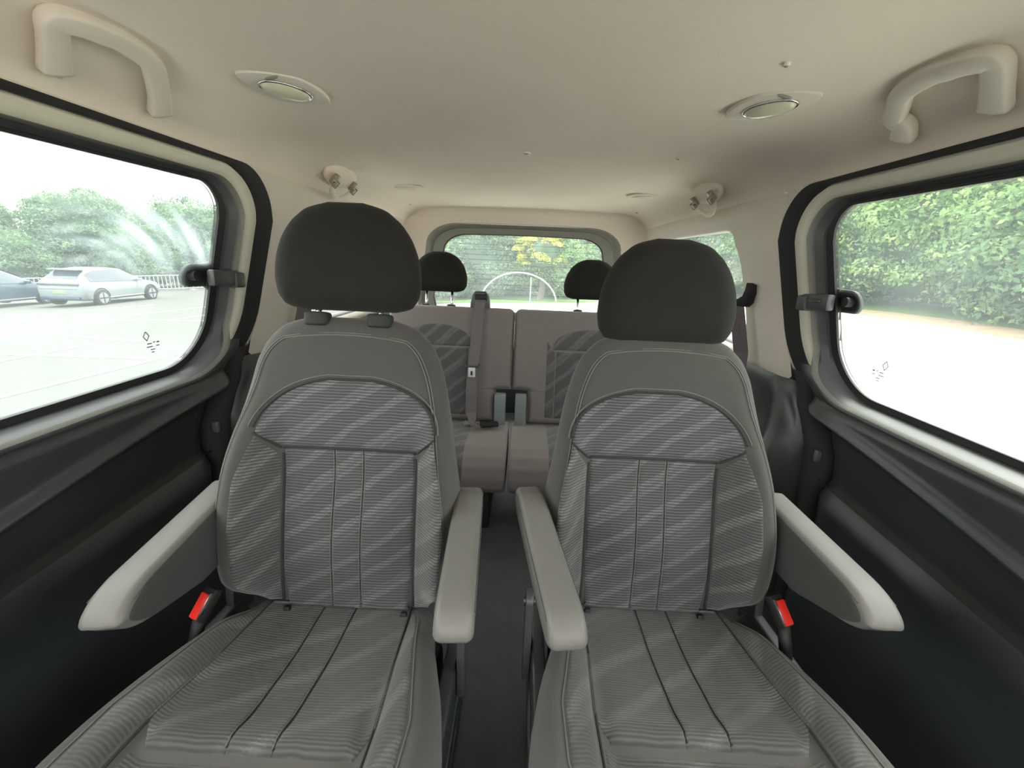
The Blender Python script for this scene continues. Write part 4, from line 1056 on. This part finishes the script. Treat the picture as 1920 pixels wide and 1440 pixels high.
# ------------------------------------------------------------------ cars
def car(loc, head, label, paint, scale=1.0):
    hx, hy = head; l = math.hypot(hx, hy); hx /= l; hy /= l
    t = empty('car', (loc[0], loc[1], gz(loc[0]))); tag(t, label, 'car', 'parked cars outside the left window')
    t.rotation_euler = (0, 0, math.atan2(hy, hx)); t.scale = (scale,)*3
    # stations along local x from tail (0) to nose (4.6): x, z_low, z_belt, z_top, half width, roof half width
    ST = [(.00, .45, .70, .78, .70, .66), (.04, .32, .90, .98, .84, .70), (.15, .26, .98, 1.12, .90, .66), (.45, .24, 1.00, 1.36, .92, .62), (.80, .24, 1.00, 1.50, .93, .62), (1.4, .24, .98, 1.56, .93, .63), (2.0, .24, .97, 1.56, .93, .63), (2.5, .24, .96, 1.50, .93, .62), (2.95, .24, .95, 1.30, .93, .64), (3.35, .24, .95, 1.03, .92, .72), (3.8, .24, .90, .96, .90, .70), (4.3, .26, .80, .86, .86, .62), (4.52, .32, .68, .74, .76, .56), (4.60, .42, .58, .62, .62, .45)]
    V = []; rows_ = []
    def sec(st, off=0):
        x, zl, zb, zt, hw, rw = st
        h = [(0, zl), (hw*.8, zl), (hw*.97, zl+.07), (hw, (zl+zb)/2), (hw*.985, zb-.06), (hw*.95, zb), ((hw*.95+rw)/2+.03, (zb+zt)/2), (rw+.02, zt-.06), (rw*.85, zt-.01), (0, zt)]
        P = h+[(-a, b) for a, b in h[-2:0:-1]]
        return [(x, a, b) for a, b in P]
    nS = 18
    for st in ST: V += sec(st)
    F_ = gridf(len(ST), nS, True)+[tuple(range(nS-1, -1, -1)), tuple((len(ST)-1)*nS+k for k in range(nS))]
    mk('body', V, F_, paint, t, angle=50)
    for sg in (-1, 1):
        Vw = []
        for st in ST[3:10]:
            x, zl, zb, zt, hw, rw = st; p0 = Vector((x, sg*hw*.95, zb+.02)); p2 = Vector((x, sg*(rw+.02), zt-.07)); p1 = Vector((x, sg*((hw*.95+rw)/2+.03), (zb+zt)/2))
            if zt-zb < .15: p2 = p0+Vector((0, -sg*.02, .03)); p1 = (p0+p2)/2
            for p in (p0, p1, p2): Vw.append(tuple(p+Vector((0, sg*.012, .004))))
        mk('side_window', Vw, gridf(7, 3), M['carglass'], t)
    def strip(name, sts, a, mat):
        Vw = []
        for st in sts:
            x, zl, zb, zt, hw, rw = st
            for q in np.linspace(-1, 1, 7): Vw.append((x, q*rw*a, zt+.012-.01*abs(q)**3))
        mk(name, Vw, gridf(len(sts), 7), mat, t)
    strip('rear_window', [(x, 0, 0, z+.006, 0, r) for x, z, r in ((.17, 1.13, .62), (.45, 1.365, .60), (.66, 1.455, .58))], .95, M['carglass'])
    strip('windscreen', [(x, 0, 0, z+.01, 0, r) for x, z, r in ((2.55, 1.485, .60), (2.95, 1.31, .63), (3.33, 1.05, .68))], .95, M['carglass'])
    v, f = bbox((.50, 0, 1.50), (.34, 1.16, .05), .015); mk('roof_spoiler', v, f, paint, t, angle=40)
    v, f = bbox((.02, 0, .93), (.10, 1.56, .09), .02); mk('tail_light', v, f, M['redlamp'], t, angle=40)
    v, f = bbox((-.005, 0, .62), (.03, .46, .12), .004); mk('number_plate', v, f, M['plate'], t, angle=40)
    v, f = bbox((.03, 0, .36), (.14, 1.50, .14), .03); mk('rear_bumper', v, f, M['cardark'], t, angle=40)
    for sg in (-1, 1):
        v, f = bbox((2.95, sg*1.0, 1.02), (.14, .20, .13), .03); mk('wing_mirror', v, f, paint, t, angle=40)
        v, f = bbox((2.2, sg*.935, .34), (2.0, .03, .06), .01); mk('sill_trim', v, f, M['rim'], t, angle=40)
        for x in (.85, 3.68):
            w = empty('wheel', (x, sg*.86, .34), t)
            v, f = tube([(0, -.11, 0), (0, -.10, 0), (0, .10, 0), (0, .11, 0)], [.30, .34, .34, .30], 32); mk('tyre', v, f, M['tyre'], w, angle=50)
            v, f = tube([(0, sg*.09, 0), (0, sg*.118, 0)], .235, 28); mk('rim', v, f, M['rim'], w, angle=40)
            v, f = join([bbox((0, sg*.12, 0), (.44, .012, .05), .004), xf(bbox((0, sg*.12, 0), (.44, .012, .05), .004), Matrix.Rotation(PI/2, 4, 'Y'))]); mk('spoke', v, f, M['tyre'], w, angle=40)
            v, f = tube([(x+.40*math.cos(a), sg*.915, .34+.40*math.sin(a)) for a in np.linspace(-.1, PI+.1, 20)], .03, 8); mk('wheel_arch', v, f, M['tyre'], t)
    return t
car((-17.6, 16.0), (-.10, 1), 'white hatchback car seen from behind through the left window', M['carwhite'], .93)
car((-20.6, 14.2), (-.10, 1), 'dark blue car at the left edge beside the white hatchback', M['cardark'], .93)
